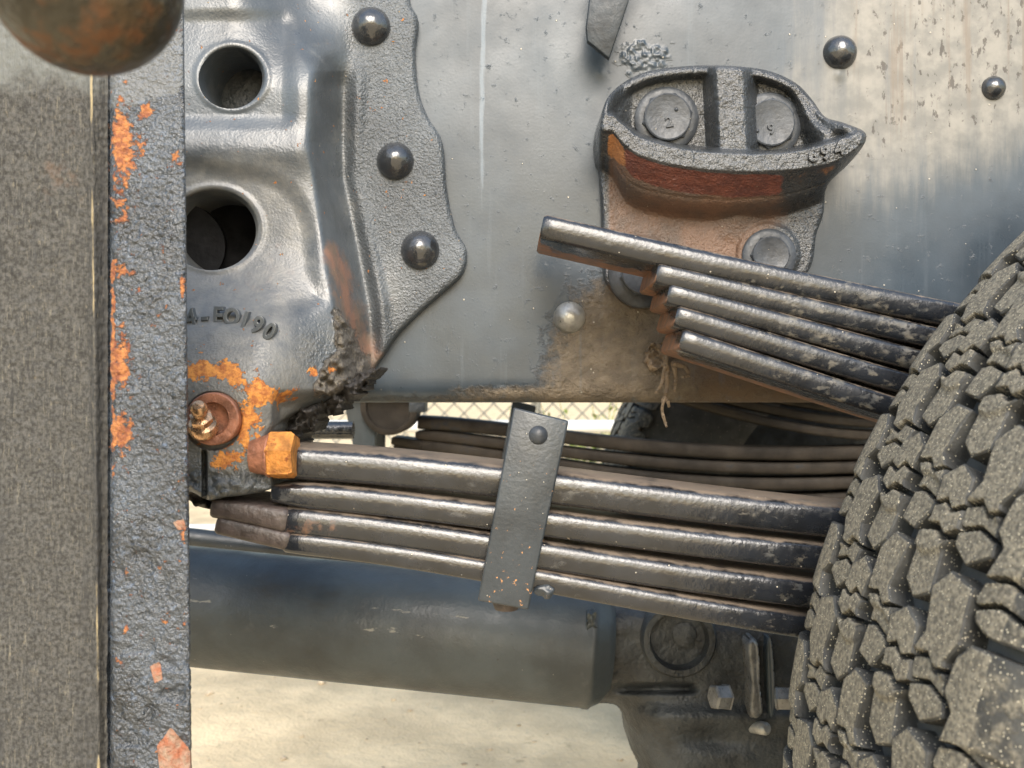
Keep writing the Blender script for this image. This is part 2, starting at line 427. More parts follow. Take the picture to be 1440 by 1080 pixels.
M_face = material('bumper_face', (.05, .049, .046), .75, spec=.3, var=(420, .4), bumps=[(300, .0012, (1, 1, .16)), (700, .0006, (1, 1, .5))],
    layers=[dict(color=(.21, .195, .155), color2=(.11, .105, .09), scale=560, stretch=(1, 1, .14), nw=2.8, lo=.12, hi=.6, rough=.9, amt=.7),
            dict(color=(.03, .03, .03), scale=420, stretch=(1, 1, .14), nw=2.6, lo=.1, hi=.45, rough=.8, amt=.75), dict(color=(.035, .036, .038), scale=45, stretch=(1, 1, .05), nw=2.8, lo=.02, hi=.5, rough=.5, amt=.8), dict(color=(.24, .21, .15), scale=300, stretch=(1, 1, .4), nw=2.6, lo=.25, hi=.6, amt=.5), dict(color=(.035, .035, .035), scale=45, stretch=(1, 1, .25), nw=2, lo=.1, hi=.6, rough=.8, amt=.5),
            dict(attr='smooth', color=(.15, .16, .155), scale=40, nw=.9, lo=.35, hi=.75, rough=.5, amt=.8),
            dict(attr='rust', color=(.20, .12, .075), scale=50, nw=1.4, lo=.35, hi=.8, amt=.7),
            dict(attr='line', color=(.44, .36, .21), scale=140, stretch=(1, 1, .15), nw=1.6, lo=.45, hi=.75, amt=.75)])
M_orange = material('rust_orange', (.40, .165, .035), .75, var=(120, .3), bumps=[(300, .0015), (90, .001)], layers=[dict(color=(.22, .07, .02), scale=110, nw=2.4, lo=.1, hi=.4), dict(color=(.60, .34, .10), scale=90, nw=2, lo=.3, hi=.5, amt=.7)])
M_pin = material('rust_pink', (.26, .115, .07), .5, var=(90, .3), metallic=.2, bumps=[(260, .0012)], layers=[dict(color=(.07, .045, .035), scale=160, nw=2.2, lo=.3, hi=.5), dict(color=(.5, .33, .2), scale=190, nw=2.2, lo=.45, hi=.6)])
M_brass = material('nipple_bronze', (.42, .26, .15), .25, metallic=.8, var=(150, .35), bumps=[(200, .0006)], layers=[dict(color=(.05, .03, .02), scale=180, nw=2, lo=.3, hi=.5)])
M_grime = material('black_mud', (.035, .032, .03), .6, var=(120, .4), bumps=[(300, .004), (90, .005)], layers=[dict(color=(.13, .12, .105), scale=160, nw=2, lo=.25, hi=.5)])
M_ball = material('ball_rust', (.035, .032, .024), .3, metallic=.3, var=(22, .4), bumps=[(80, .003)],
    layers=[dict(color=(.075, .05, .026), scale=50, nw=2.6, lo=.0, hi=.35, rough=.5), dict(color=(.14, .062, .026), scale=42, nw=3, lo=.08, hi=.5, rough=.6), dict(color=(.24, .22, .15), scale=90, nw=2.4, lo=.3, hi=.6, rough=.4, amt=.6)])
M_rub = material('tyre_rubber', (.045, .046, .044), .62, spec=.4, var=(40, .25), bumps=[(500, .0006)],
    layers=[dict(attr='top', color=(.29, .265, .205), color2=(.115, .108, .09), scale=110, cscale=380, nw=2.0, lo=.25, hi=.75, rough=.9, bump=.0014, bscale=650),
            dict(color=(.12, .12, .11), scale=40, nw=1.6, lo=.1, hi=.6, rough=.85, amt=.6)],
    specks=(700, .38, (.74, .68, .52), .24))
M_side = material('tyre_sidewall', (.075, .077, .075), .6, spec=.4, var=(25, .2), bumps=[(300, .0006)], layers=[dict(color=(.17, .165, .145), scale=30, nw=1.8, lo=.1, hi=.6, rough=.85, amt=.7)], specks=(260, .2, (.5, .46, .36), .10))
M_ground = material('dirt_ground', (.60, .475, .30), .95, spec=.2, var=(5, .14), bumps=[(30, .006), (120, .003)],
    layers=[dict(color=(.23, .175, .105), scale=14, nw=2.2, lo=.25, hi=.55, amt=.6), dict(color=(.48, .41, .29), scale=45, nw=2.4, lo=.3, hi=.5, amt=.6)])
M_peb = material('pebble_stone', (.38, .31, .22), .9, var=(8, .35), bumps=[(80, .003)])
M_wire = material('fence_wire', (.20, .20, .18), .4, metallic=.4, var=(20, .1))
M_leafy = material('weed_green', (.13, .17, .025), .7, var=(6, .4))
M_pipe = material('pale_pipe', (.62, .62, .60), .5, var=(10, .1))
M_mudroot = material('dry_strand', (.17, .13, .09), .9, var=(90, .3), bumps=[(300, .001)])

# ------------------------------------------------------------------ ground, fence, weeds beyond
ZG = -.825
def build_ground():
    n = 180
    a = np.concatenate([-np.geomspace(150, 6, 25), np.linspace(-5.8, 5.8, 110), np.geomspace(6, 150, 25)])
    X, Y = np.meshgrid(a, a+2)
    Z = ZG+np.clip(np.hypot(X, Y), 0, 8)/8*0+.012*fbm(X, Y, 1.1, 3)+.004*vnoise(X, Y, .21, 5)
    V = np.stack([X.ravel(), Y.ravel(), Z.ravel()], 1); m = len(a); idx = np.arange(m*m).reshape(m, m)
    Q = np.stack([idx[:-1, :-1].ravel(), idx[:-1, 1:].ravel(), idx[1:, 1:].ravel(), idx[1:, :-1].ravel()], 1)
    o = link('ground', npmesh('ground', V, Q), M_ground); o['kind'] = 'structure'
    parts = []
    for k in range(700):
        y = 1.5+4.5*random.random()**1.5; x = random.uniform(-.75, .5)*y
        r = random.choice([.003, .004, .006, .010])*random.uniform(.6, 1.2)
        z = ZG+float(.012*fbm(x, y, 1.1, 3)+.004*vnoise(x, y, .21, 5))+r*.25
        vs = []
        for (ax, ay, az) in ((1, 0, 0), (0, 1, 0), (-1, 0, 0), (0, -1, 0), (.1, 0, .8), (0, 0, -.8)):
            vs.append((x+ax*r*random.uniform(.7, 1.5), y+ay*r*random.uniform(.7, 1.4), z+az*r*random.uniform(.5, 1)))
        parts.append((vs, [(0, 1, 4), (1, 2, 4), (2, 3, 4), (3, 0, 4), (1, 0, 5), (2, 1, 5), (3, 2, 5), (0, 3, 5)]))
    o = link('gravel', joinmesh('gravel', parts), M_peb); o['kind'] = 'stuff'
    tag(o, 'scattered small pale stones lying on the sunlit dirt', 'gravel')
build_ground()

def build_fence():
    yf = 7.0; t = thing('chain_link_fence', (0, yf, ZG), 'pale chain-link fence beyond the truck, seen in the gap under the rail', 'fence')
    parts = []; s = .11; r = .006
    def wire(a, b):
        a, b = Vector(a), Vector(b); d = (b-a).normalized(); n = Vector((0, 1, 0)); m = d.cross(n)*r; n = n*r
        vs = [a+m, a+n, a-m, a-n, b+m, b+n, b-m, b-n]
        parts.append((vs, [(0, 1, 5, 4), (1, 2, 6, 5), (2, 3, 7, 6), (3, 0, 4, 7)]))
    H = 1.7
    x = -4.5
    while x < 5.2:
        wire((x, yf, ZG+.05), (x+H, yf, ZG+.05+H)); wire((x, yf+.006, ZG+.05), (x-H, yf+.006, ZG+.05+H)); x += s*1.414
    o = link('wire_mesh', joinmesh('wire_mesh', parts), M_wire, t); o['kind'] = 'stuff'
    for i in range(5):
        tube('post', [(-4.4+i*2.3, yf+.04, ZG-.05), (-4.4+i*2.3, yf+.04, ZG+1.85)], .03, M_wire, t)
    tube('rail_pipe', [(-5.5, yf+.04, ZG+1.78), (6, yf+.04, ZG+1.78)], .022, M_wire, t)
    o = tube('pipe_rail', [(-4, 4.6, -.200-.02), (4, 4.6, -.20-.02)], .032, M_pipe); tag(o, 'long pale horizontal pipe rail low in front of the chain-link fence', 'rail')
build_fence()
def build_weeds(x0, y0, n, label):
    parts = []
    for k in range(n):
        x = x0+random.gauss(0, .16); y = y0+random.gauss(0, .12); h = random.uniform(.25, .75); a = random.uniform(0, 6.28); l = random.uniform(-.15, .15)
        for j in range(9):
            t = j/9; cx = x+l*t*t*2; cz = ZG+h*t; an = a+j*2.4; L_ = random.uniform(.03, .07)
            dx, dy = math.cos(an)*L_, math.sin(an)*L_
            parts.append(([(cx, y, cz), (cx+dx*.5-dy*.25, y+dy*.5+dx*.25, cz+.02), (cx+dx, y+dy, cz+.035), (cx+dx*.5+dy*.25, y+dy*.5-dx*.25, cz+.02)], [(0, 1, 2, 3)]))
        parts.append(([(x-.003, y, ZG), (x+.003, y, ZG), (x+l*2+.002, y, ZG+h), (x+l*2-.002, y, ZG+h)], [(0, 1, 2, 3)]))
    o = link('weed_clump', joinmesh('weed_clump', parts), M_leafy); o['kind'] = 'stuff'
    tag(o, label, 'weeds')
build_weeds(.50, 5.2, 70, 'yellow-green leafy weeds in the gap right of the spring clip')

# ------------------------------------------------------------------ chassis rail
D_RAIL = .80
def build_rail():
    t = thing('chassis_rail', P(720, 565, D_RAIL), 'large grey painted steel chassis rail of a truck, dusty at its right end', 'chassis rail')
    def h(u, v, s):
        base = .0006*fbm(u, v, 180, 2)
        curve = -.018*(1-np.sqrt(np.clip(1-np.clip((v-532)/34, 0, 1)**2, 0, 1)))
        spat = 0
        lump = .0016*ss(.45, .8, mudf(u, v))*(1.2+fbm(u, v, 22, 9)*1.4)
        drip = .0022*(gau(u, v, 1180, 104, 6, 9))+.001*gau(u, v, 845, 103, 5, 6)
        return base+curve+spat+lump+drip
    def mudf(u, v):
        a = sdpoly([(835, 395), (800, 440), (775, 480), (770, 540), (770, 580), (1290, 600), (1260, 540), (1000, 480), (930, 400)])(u, v)
        return 1.05*ss(40, -40, a+12*fbm(u, v, 30, 8))*(1-.75*ss(940, 1010, u))+.95*gau(u, v, 715, 552, 70, 9)+.4*gau(u, v, 650, 562, 180, 6)
    def brown(u, v):
        return np.maximum(ss(60, -30, sdpoly([(900, 480), (1400, 500), (1400, 620), (900, 620)])(u, v))*.95, .5*gau(u, v, 930, 470, 110, 90))
    def haze(u, v):
        e = ss(-130, 170, (u-1100)+(v-120)*.1+40*vnoise(u, v, 90, 2))*ss(400, 170, v+(u-1200)*.28)
        return np.clip(e*1.05+.15*gau(u, v, 720, 150, 80, 150), 0, 1.2)
    def streak(u, v):
        return 1.0*np.exp(-((u-(681-v*.012+3*vnoise(u*0, v, 40, 2)))/4.5)**2)*ss(430, 150, v)+.35*np.exp(-((u-700)/9)**2)*ss(200, 0, v)+.3*gau(u, v, 625, 515, 35, 20)
    def sdf(u, v): return sdrect(120, -70, 1760, 566)(u, v)
    relief('web', sdf, (118, -72, 1762, 568), 4, h, mpx(D_RAIL), toback(D_RAIL+.018), M_rail, t,
           dict(mud=mudf, brown=brown, haze=haze, streak=streak))
    # flanges running away from the web
    x0, _, z0 = P(122, 565, D_RAIL); x1 = P(1760, 0, D_RAIL)[0]; z1 = P(0, -68, D_RAIL)[2]
    prism('lower_flange', [(x0, z0+.0015), (x1, z0+.0015), (x1, z0+.010), (x0, z0+.010)], D_RAIL+.012, D_RAIL+.085, M_rail, t)
    prism('upper_flange', [(x0, z1-.008), (x1, z1-.008), (x1, z1), (x0, z1)], D_RAIL-.002, D_RAIL+.085, M_rail, t)
    for (px, py, r, hh, m, lab) in ((1181, 74, 24, .013, M_gloss, None), (801, 447, 23, .011, M_steel, 'bare silver rivet head beside the mud patch'), (1397, 124, 17, .009, M_gloss, 'small black screw head at the right edge')):
        rr = r*D_RAIL/F
        o = lathe('rivet', rdome(rr, hh), P(px, py, D_RAIL), (0, -1, 0), m, t, 32)
        if lab: o['label'] = lab
    return t
build_rail()
o = prism('chassis_rail', [(-.9, -.017), (1.1, -.017), (1.1, .37), (-.9, .37)], 1.585, 1.60, M_rail, None)
tag(o, 'second chassis rail on the far side of the truck, behind the near rail', 'chassis rail')
def sdsp(u, v): return sdcirc(905, 80, 40, 25)(u, v)+7*vnoise(u, v, 9, 2)+4*vnoise(u, v, 4, 6)
o = relief('weld_spatter', sdsp, (850, 40, 960, 120), 1.2, lambda u, v, s: .0003+.0011*ss(0, 14, -s)*(1+.9*vnoise(u, v, 6, 3)+.4*vnoise(u, v, 3.2, 4)), mpx(D_RAIL), toback(D_RAIL+.001), M_rail)
tag(o, 'small rough patch of weld spatter on the rail above the bump stop bracket', 'weld spatter')
# flat bar hanging down at top
t = pprism('steel_bar', [(836, -60), (898, -60), (884, 2), (857, 82), (826, 57), (824, 38)], .765, .772, M_bar, None, .001)
tag(t, 'dark flat steel bar end reaching down from the top edge of the picture', 'steel bar')

# ------------------------------------------------------------------ spring hanger casting
D_H = .80
def build_hanger():
    t = thing('spring_hanger', P(330, 700, .72), 'big black cast spring hanger with two round holes, riveted to the rail', 'spring hanger')
    right = [(574, -70), (576, 0), (588, 28), (584, 70), (588, 125), (602, 165), (622, 200), (628, 265), (640, 320), (656, 352), (650, 385), (622, 412), (590, 440), (560, 470), (538, 500), (515, 532), (478, 552), (462, 566)]
    low = [(440, 572), (415, 580), (392, 596), (378, 612), (374, 640), (384, 668), (384, 686), (345, 696), (318, 699), (292, 703), (262, 690), (200, 690)]
    poly = np.concatenate([cr(right, 5), cr(low, 5), [(140, 690), (140, -70)]])
    sp = sdpoly(poly)
    hole1 = sdcirc(327, 108, 45, 42); hole2 = sdcirc(300, 321, 63, 55)
    slit = sdline([(287, 636), (288, 712)])
    def sdf(u, v):
        s = np.maximum(sp(u, v), -hole1(u+3, v-3)); s = np.maximum(s, -hole2(u+3, v-4))
        return s
    def h(u, v, s):
        # where flange turns to side wall of the raised body
        xr = np.interp(v, [-70, 90, 120, 250, 350, 430, 520, 600], [505, 500, 498, 492, 515, 530, 535, 540])
        xl = np.interp(v, [-70, 60, 100, 200, 250, 350, 450, 600], [395, 410, 432, 428, 438, 452, 470, 470])
        wall = ss(0, 1, (xr-u)/(xr-xl))
        body = .070+.020*ss(250, 560, v)
        body = .013+(body-.013)*(1-(.72*ss(320, 450, u)+.22)*ss(130, -20, v))
        fl = .013
        hh = fl+wall*(body-fl)
        # trough between the flange ridge and the body
        xc = np.interp(v, [60, 120, 250, 400, 520], [468, 470, 478, 500, 515]); wd = np.interp(v, [60, 120, 300, 450], [10, 22, 26, 24])
        tr = np.exp(-((u-xc)/wd)**2)*ss(70, 125, v)*ss(560, 470, v)
        hh = hh-.016*tr+.008*np.exp(-((u-xr-4)/12)**2)*ss(60, 130, v)
        # soft panels on the face
        pan1 = sdrect(200, 22, 408, 172, 14)(u, v); pan2 = sdpoly(cr([(200, 246), (330, 242), (400, 262), (432, 310), (440, 380), (436, 430), (200, 440)], 4, True))(u, v)
        hh = hh-.0048*ss(14, -13, pan1)*ss(-8, 12, 440-u)-.0042*ss(16, -14, pan2)
        hh = hh+.0045*np.exp(-((v-208-(u-262)*.02)/26)**2)*ss(450, 415, u)
        # pin boss
        rb = np.hypot(u-300, v-592)
        hh = hh+.052*ss(330, 560, v)*ss(490, 350, u+.12*(v-520))*wall
        hh = hh-.020*ss(96, 86, rb)*0
        # bore around the pin
        hh = hh-.006*ss(42, 39, rb)
        # clamp ear
        ear = sdrect(255, 600, 388, 720, 16)(u, v)
        hh = np.where(v > 640, np.maximum(hh, .135*ss(2, -8, ear)+hh*(1-ss(2, -8, ear))), hh)
        hh = hh+ss(650, 680, v)*(.003*vnoise(u, v, 11, 3)+.002*vnoise(u, v, 5, 5))
        hh = hh-.03*ss(4.5, 1.5, slit(u, v))
        # hole collars
        for hl, rr in ((hole1, 9), (hole2, 9)):
            d = hl(u, v); hh = hh+.0012*np.exp(-((d-5)/4.0)**2)-.010*ss(1.0, -6, d)
        # rounded outer edge
        ed = np.clip(-sp(u, v), 0, 9)/9
        hh = hh-.007*(1-np.sqrt(np.clip(1-(1-ed)**2, 0, 1)))
        low = ss(545, 575, v)*ss(380, 395, u)
        hh = hh-low*.02
        # casting waviness, mud lumps
        hh = hh+.0006*fbm(u, v, 60, 1, 2)
        mm = mudg(u, v); hh = hh+.006*ss(.4, .8, mm)*(.8+1.2*vnoise(u, v, 9, 4)+.8*vnoise(u, v, 5, 6))
        return hh
    def mudg(u, v):
        d = sdpoly([(470, 430), (505, 480), (520, 500), (515, 535), (470, 560), (440, 560), (450, 520), (470, 490)])(u, v)
        return 1.0*ss(10, -12, d+8*fbm(u, v, 20, 4))
    def brown(u, v):
        return .95*np.exp(-(((u-(462+(v-330)*.27))/(8+(v-320)*.14*ss(320, 340, v)+.1))**2))*ss(325, 350, v)*ss(555, 500, v)+.33*gau(u, v, 370, 385, 60, 45)+.2*gau(u, v, 300, 400, 60, 30)
    def rust(u, v):
        g = lambda a, b, sx, sy, k: k*gau(u, v, a, b, sx, sy)
        r = g(275, 520, 26, 13, 1.0)+g(315, 522, 24, 14, .9)+g(330, 535, 14, 10, .4)+g(362, 545, 14, 18, .75)+g(378, 560, 22, 14, .6)+g(348, 590, 20, 24, .85)+g(345, 625, 18, 18, .6)+g(315, 650, 16, 12, .9)+g(440, 523, 9, 7, 1.0)+g(467, 519, 6, 6, 1.0)+g(405, 556, 12, 8, .7)
        r = r+g(640, 352, 10, 30, .3)*ss(10, 4, -sp(u, v))+g(600, 378, 16, 6, .35)+g(560, 256, 14, 5, .35)+g(268, 445, 6, 10, .6)+g(325, 450, 10, 5, .5)
        r = r+.12*gau(u, v, 330, 560, 90, 70)
        return r
    def grain(u, v):
        xr = np.interp(v, [-70, 90, 120, 250, 350, 430, 520, 600], [505, 500, 498, 492, 515, 530, 535, 540])
        return .16+.84*ss(-25, 8, u-xr)*(1-.8*gau(u, v, 548, 410, 26, 50))+.6*gau(u, v, 445, 500, 35, 35)+.6*ss(610, 670, v)+.25*ss(150, 90, np.hypot(u-300, v-592))
    def smooth(u, v): return np.maximum(ss(170, 90, np.hypot((u-330), (v-350)*.9))*.7, .95*ss(150, 60, np.hypot((u-330)*.9, (v-540)*.8)))*ss(470, 430, u)
    relief('casting', sdf, (138, -72, 660, 706), 1.7, h, mpx(D_H), toback(D_H-.001), M_cast, t, dict(mud=mudg, brown=brown, rust=rust, smooth=smooth, grain=grain))
    # cored back wall behind the upper hole, painted shade behind the lower
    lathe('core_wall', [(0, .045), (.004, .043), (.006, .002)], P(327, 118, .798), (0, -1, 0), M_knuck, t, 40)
    lathe('shade_disc', [(0, .060), (.002, .058), (.003, .002)], P(305, 330, .798), (0, -1, 0), M_dark, t, 40)  # black disc stands in for the shade in the lower hole
    # inner webs of the hollow casting
    tube('inner_sleeve', [P(255, 345, .765), P(262, 345, .797)], .036, M_dark, t, 32)  # sleeve coloured near-black as if in shade
    # raised characters on an arc round the pin
    items = []
    for i, ch in enumerate('4-EO190'):
        a = R(102.5-i*7.4); rr = 147
        px, py = 302+rr*math.cos(a), 592-rr*math.sin(a)
        hz = float(h(np.array([[px]]), np.array([[py]]), np.array([[-60.]]))[0, 0])
        items.append((ch, px, py, D_H-hz-.0016, math.degrees(a)-90))
    lettering('raised_lettering', items, .0185, .0030, M_cast, t, .0005, .85)
    # rivets
    for (px, py, r) in ((522, 38, 27), (556, 227, 26), (591, 352, 27)):
        d = D_H-.0125; rr = r*(d)/F
        lathe('rivet', [(-.004, rr*.96), (0, rr*1.0), (.0025, rr*1.0), (.0065, rr*.88), (.0105, rr*.62), (.0130, rr*.38), (.0142, rr*.16), (.0144, .0004)], P(px, py, d), (0, -1, 0), M_gloss, t, 36)
    # pin end and grease nipple
    dp = D_H-.146
    lathe('pin_end', [(-.03, .0195), (.0005, .0195), (.0015, .0185), (.0012, .0125), (-.004, .0115), (-.006, .0004)], P(299, 589, dp-.001), (0, -1, 0), M_pin, t, 48)
    n = Vector((.12, -.85, .75)).normalized()
    o = Vector(P(287, 604, dp-.001))
    gk = 1.15
    gn = lathe('grease_nipple', [(0, .0090*gk), (.004, .0096*gk), (.0075, .0085*gk), (.0090, .0060*gk), (.011, .0058*gk)], o, n, M_brass, t, 24)
    lathe('nipple_head', [(0, .0052*gk), (.0005, .0072*gk), (.005, .0074*gk), (.0060, .0052*gk), (.0065, .0042*gk)], o+n*.010, n, M_brass, gn, 6)
    lathe('nipple_tip', [(0, .0040*gk), (.002, .0044*gk), (.006, .0052*gk), (.010, .0052*gk), (.0125, .0036*gk), (.0130, .0008)], o+n*.0160, n, M_brass, gn, 24)
    # clamp bolt head, axis along the rail
    c = Vector(P(374, 640, .667))
    b = lathe('clamp_bolt', [(-.010, .0135), (0, .0150), (.003, .0170), (.004, .0165)], c, (1, 0, 0), M_pin, t, 32)
    import bmesh
    hx = lathe('bolt_head', [(.003, .0170), (.0045, .0185), (.020, .0185), (.0225, .0165)], c, (1, 0, 0), M_orange, b, 6)
    hx.data.polygons.foreach_set('use_smooth', [False]*len(hx.data.polygons))
    return t
build_hanger()
# black ragged mud under the hanger
def build_mud():
    V = []
    def sdf0(u, v):
        p = sdpoly(cr([(395, 602), (400, 580), (440, 560), (500, 528), (530, 520), (520, 540), (492, 562), (470, 580), (452, 588), (440, 604), (424, 606), (416, 640), (384, 640)], 3, True))(u, v)
        return p+5*vnoise(u, v, 9, 3)+2.5*vnoise(u, v, 4, 5)
    def h(u, v, s):
        return .028*np.sqrt(np.clip(-s/22, 0, 1))+.012*vnoise(u, v, 12, 7)+.008*vnoise(u, v, 5, 9)
    o = relief('mud_clump', sdf0, (376, 510, 540, 650), 1.5, h, mpx(.735), toback(.775), M_grime)
    tag(o, 'black ragged mud caked under the hanger above the orange bolt', 'mud')
    def sdf1(u, v):
        p = sdpoly(cr([(258, 690), (285, 696), (300, 704), (305, 716), (285, 714), (262, 702)], 3, True))(u, v)
        return p+3*vnoise(u, v, 7, 3)
    o = relief('mud_clump', sdf1, (250, 684, 312, 724), 1.4, lambda u, v, s: .006+.005*vnoise(u, v, 6, 7), mpx(.70), toback(.72), M_grime)
    tag(o, 'small dark mud crumb hanging beneath the split clamp beside the bumper', 'mud')
build_mud()

# ------------------------------------------------------------------ bump stop bracket
def build_bracket():
    D = .80
    t = thing('bump_stop_bracket', P(1000, 420, D), 'cast bump stop bracket with a projecting lip and bolted to the rail', 'bracket')
    poly = cr([(846, 160), (862, 128), (900, 104), (950, 94), (1010, 92), (1075, 98), (1118, 116), (1142, 140), (1160, 164), (1185, 172), (1214, 184), (1218, 196), (1208, 214), (1190, 234), (1163, 262), (1158, 300), (1148, 330), (1140, 375), (1110, 400), (1000, 412), (936, 420), (905, 432), (880, 426), (858, 402), (848, 372), (846, 300), (842, 220)], 5, True)
    sp = sdpoly(poly)
    lipc = cr([(862, 172), (880, 190), (905, 206), (960, 220), (1030, 227), (1100, 226), (1160, 216), (1196, 202), (1211, 193)], 8)   # centre line of the front lip
    lx, ly = lipc[:, 0], lipc[:, 1]
    rib = [(1022, 96), (1016, 150), (1030, 215)]
    def h(u, v, s):
        yl = np.interp(u, lx, ly); hw = np.interp(u, [850, 880, 950, 1100, 1180, 1215], [10, 14, 13, 13, 15, 9])
        below = v-(yl+hw)
        H0 = .068
        # inside of the cup: wall falls from the rim to the floor
        edge = -s
        rim = .034+.034*ss(880, 850, u)+.03*ss(1130, 1200, u)
        floor = .021+.03*ss(1110, 1150, u-.3*(v-150))+.02*ss(890, 862, u)
        cup = floor+(rim-floor)*ss(22, 9, edge)
        cup = np.maximum(cup, .013+.038*ss(30, 10, np.abs(sdseg(1026, 100, 1032, 215)(u, v))*.62))
        # front lip
        lipm = ss(hw+5, hw-3, np.abs(v-yl))
        inside = np.where(v < yl, cup+(H0-cup)*lipm, 0)
        # underside: steep chamfer then sweep back to the plate
        uh = np.interp(u, [850, 880, 1000, 1100, 1160, 1210], [34, 50, 44, 38, 28, 18])
        a = ss(0, 1, below/uh)
        under = H0-.026*np.clip(below/uh, 0, 1)
        under = np.where(below > uh*.92, H0-.026-.030*ss(uh*.92, uh*1.35+16, below), under)
        plate = .011+.010*np.exp(-((u-(1045-(v-280)*.25))/26)**2)*ss(360, 270, v)
        out = np.where(v < yl, inside, np.where(below < 0, H0, np.maximum(under, plate)))
        # flatten towards the outer plate edge below the lip
        ed = np.clip(edge, 0, 7)/7
        out = out-np.where(v > yl+hw+uh*.6, .005, .007)*(1-np.sqrt(np.clip(1-(1-ed)**2, 0, 1)))
        # bolt spotfaces
        for (cx, cy, rr) in ((903, 385, 50), (1080, 357, 40)):
            d = np.hypot(u-cx, v-cy); out = np.where(v > 300, out+(.016-out)*ss(rr+7, rr, d), out)
        out = out+.0009*fbm(u, v, 30, 2)+.0006*vnoise(u, v, 7, 4)*ss(420, 120, v)
        return out
    def yl_(u): return np.interp(u, lx, ly)
    def brown(u, v):
        b = v-yl_(u)
        return ss(20, 60, b)*(1.15-.9*ss(1040, 1130, u+.3*(v-300)))*(1-.8*ss(868, 850, u))
    def red(u, v):
        b = v-yl_(u); return ss(12, 24, b)*ss(60, 38, b)*ss(866, 890, u)*ss(1150, 1050, u+12*vnoise(u, v, 14, 3))*1.1
    def orange(u, v):
        b = v-yl_(u); return .9*ss(10, 24, b)*ss(60, 40, b)*ss(846, 862, u)*ss(893, 868, u)+.35*ss(14, 20, b)*ss(45, 35, b)*ss(1080, 1110, u)
    relief('casting', sp, (838, 88, 1222, 436), 1.5, h, mpx(D), toback(D-.0005), M_bump_cast, t, dict(brown=brown, red=red, orange=orange))
    hexk = 1
    def bolt(px, py, r, hx, mark, D1, rot, m=M_bolt, tilt=.0):
        c = Vector(P(px, py, D1)); k = D1/F
        f = lathe('bolt', [(-.006, r*k), (0, r*k), (.0022, r*k), (.0035, r*k*.95), (.0042, hx*k*1.02), (.0042, .001)], c, (0, -1, 0), m, t, 44)
        V, Fc = [], []
        prof = [(.003, 1.0), (.0062, 1.0), (.0080, .88), (.0083, .80)]
        for tt, q in prof:
            for i in range(6):
                a = math.pi/3*i+R(rot); V.append(c+Vector((math.cos(a)*hx*k*q, -tt, math.sin(a)*hx*k*q)))
        # soften the hexagon corners
        for j in range(3):
            for i in range(6): Fc.append((j*6+i, j*6+(i+1) % 6, (j+1)*6+(i+1) % 6, (j+1)*6+i))
        Fc.append((18, 19, 20, 21, 22, 23))
        link('hex_head', mesh('hex_head', V, Fc), m, f, smooth=False)
        lathe('head_face', [(.006, hx*k*.92), (.0084, hx*k*.91), (.0090, hx*k*.86), (.0087, hx*k*.82), (.0087, .0005)], c, (0, -1, 0), m, f, 36)
        if mark:
            lettering('head_mark', [(mark[0], px+mark[1], py+mark[2], D1-.0088, mark[3])], .013, .0009, m, f, .0003)
            lathe('head_dot', rdome(.0018, .0016, 4), P(px+mark[4], py+mark[5], D1-.0088), (0, -1, 0), m, f, 12)
    bolt(937, 168, 45, 36, ('2', 4, 4, 10, 14, -14), D-.021, 12)
    bolt(1081, 176, 45, 36, ('9', 4, 6, 12, -16, 8), D-.021, 25)
    bolt(903, 385, 48, 33, None, D-.016, 10)
    bolt(1081, 360, 38, 28, None, D-.016, 0, M_bolt)
    lettering('raised_lettering', [('6', 1143, 219, D-.0685, 8), ('9', 1161, 216, D-.0685, 12), ('4', 1180, 210, D-.0685, 18)], .0155, .0016, M_bump_cast, t, .0006)
build_bracket()

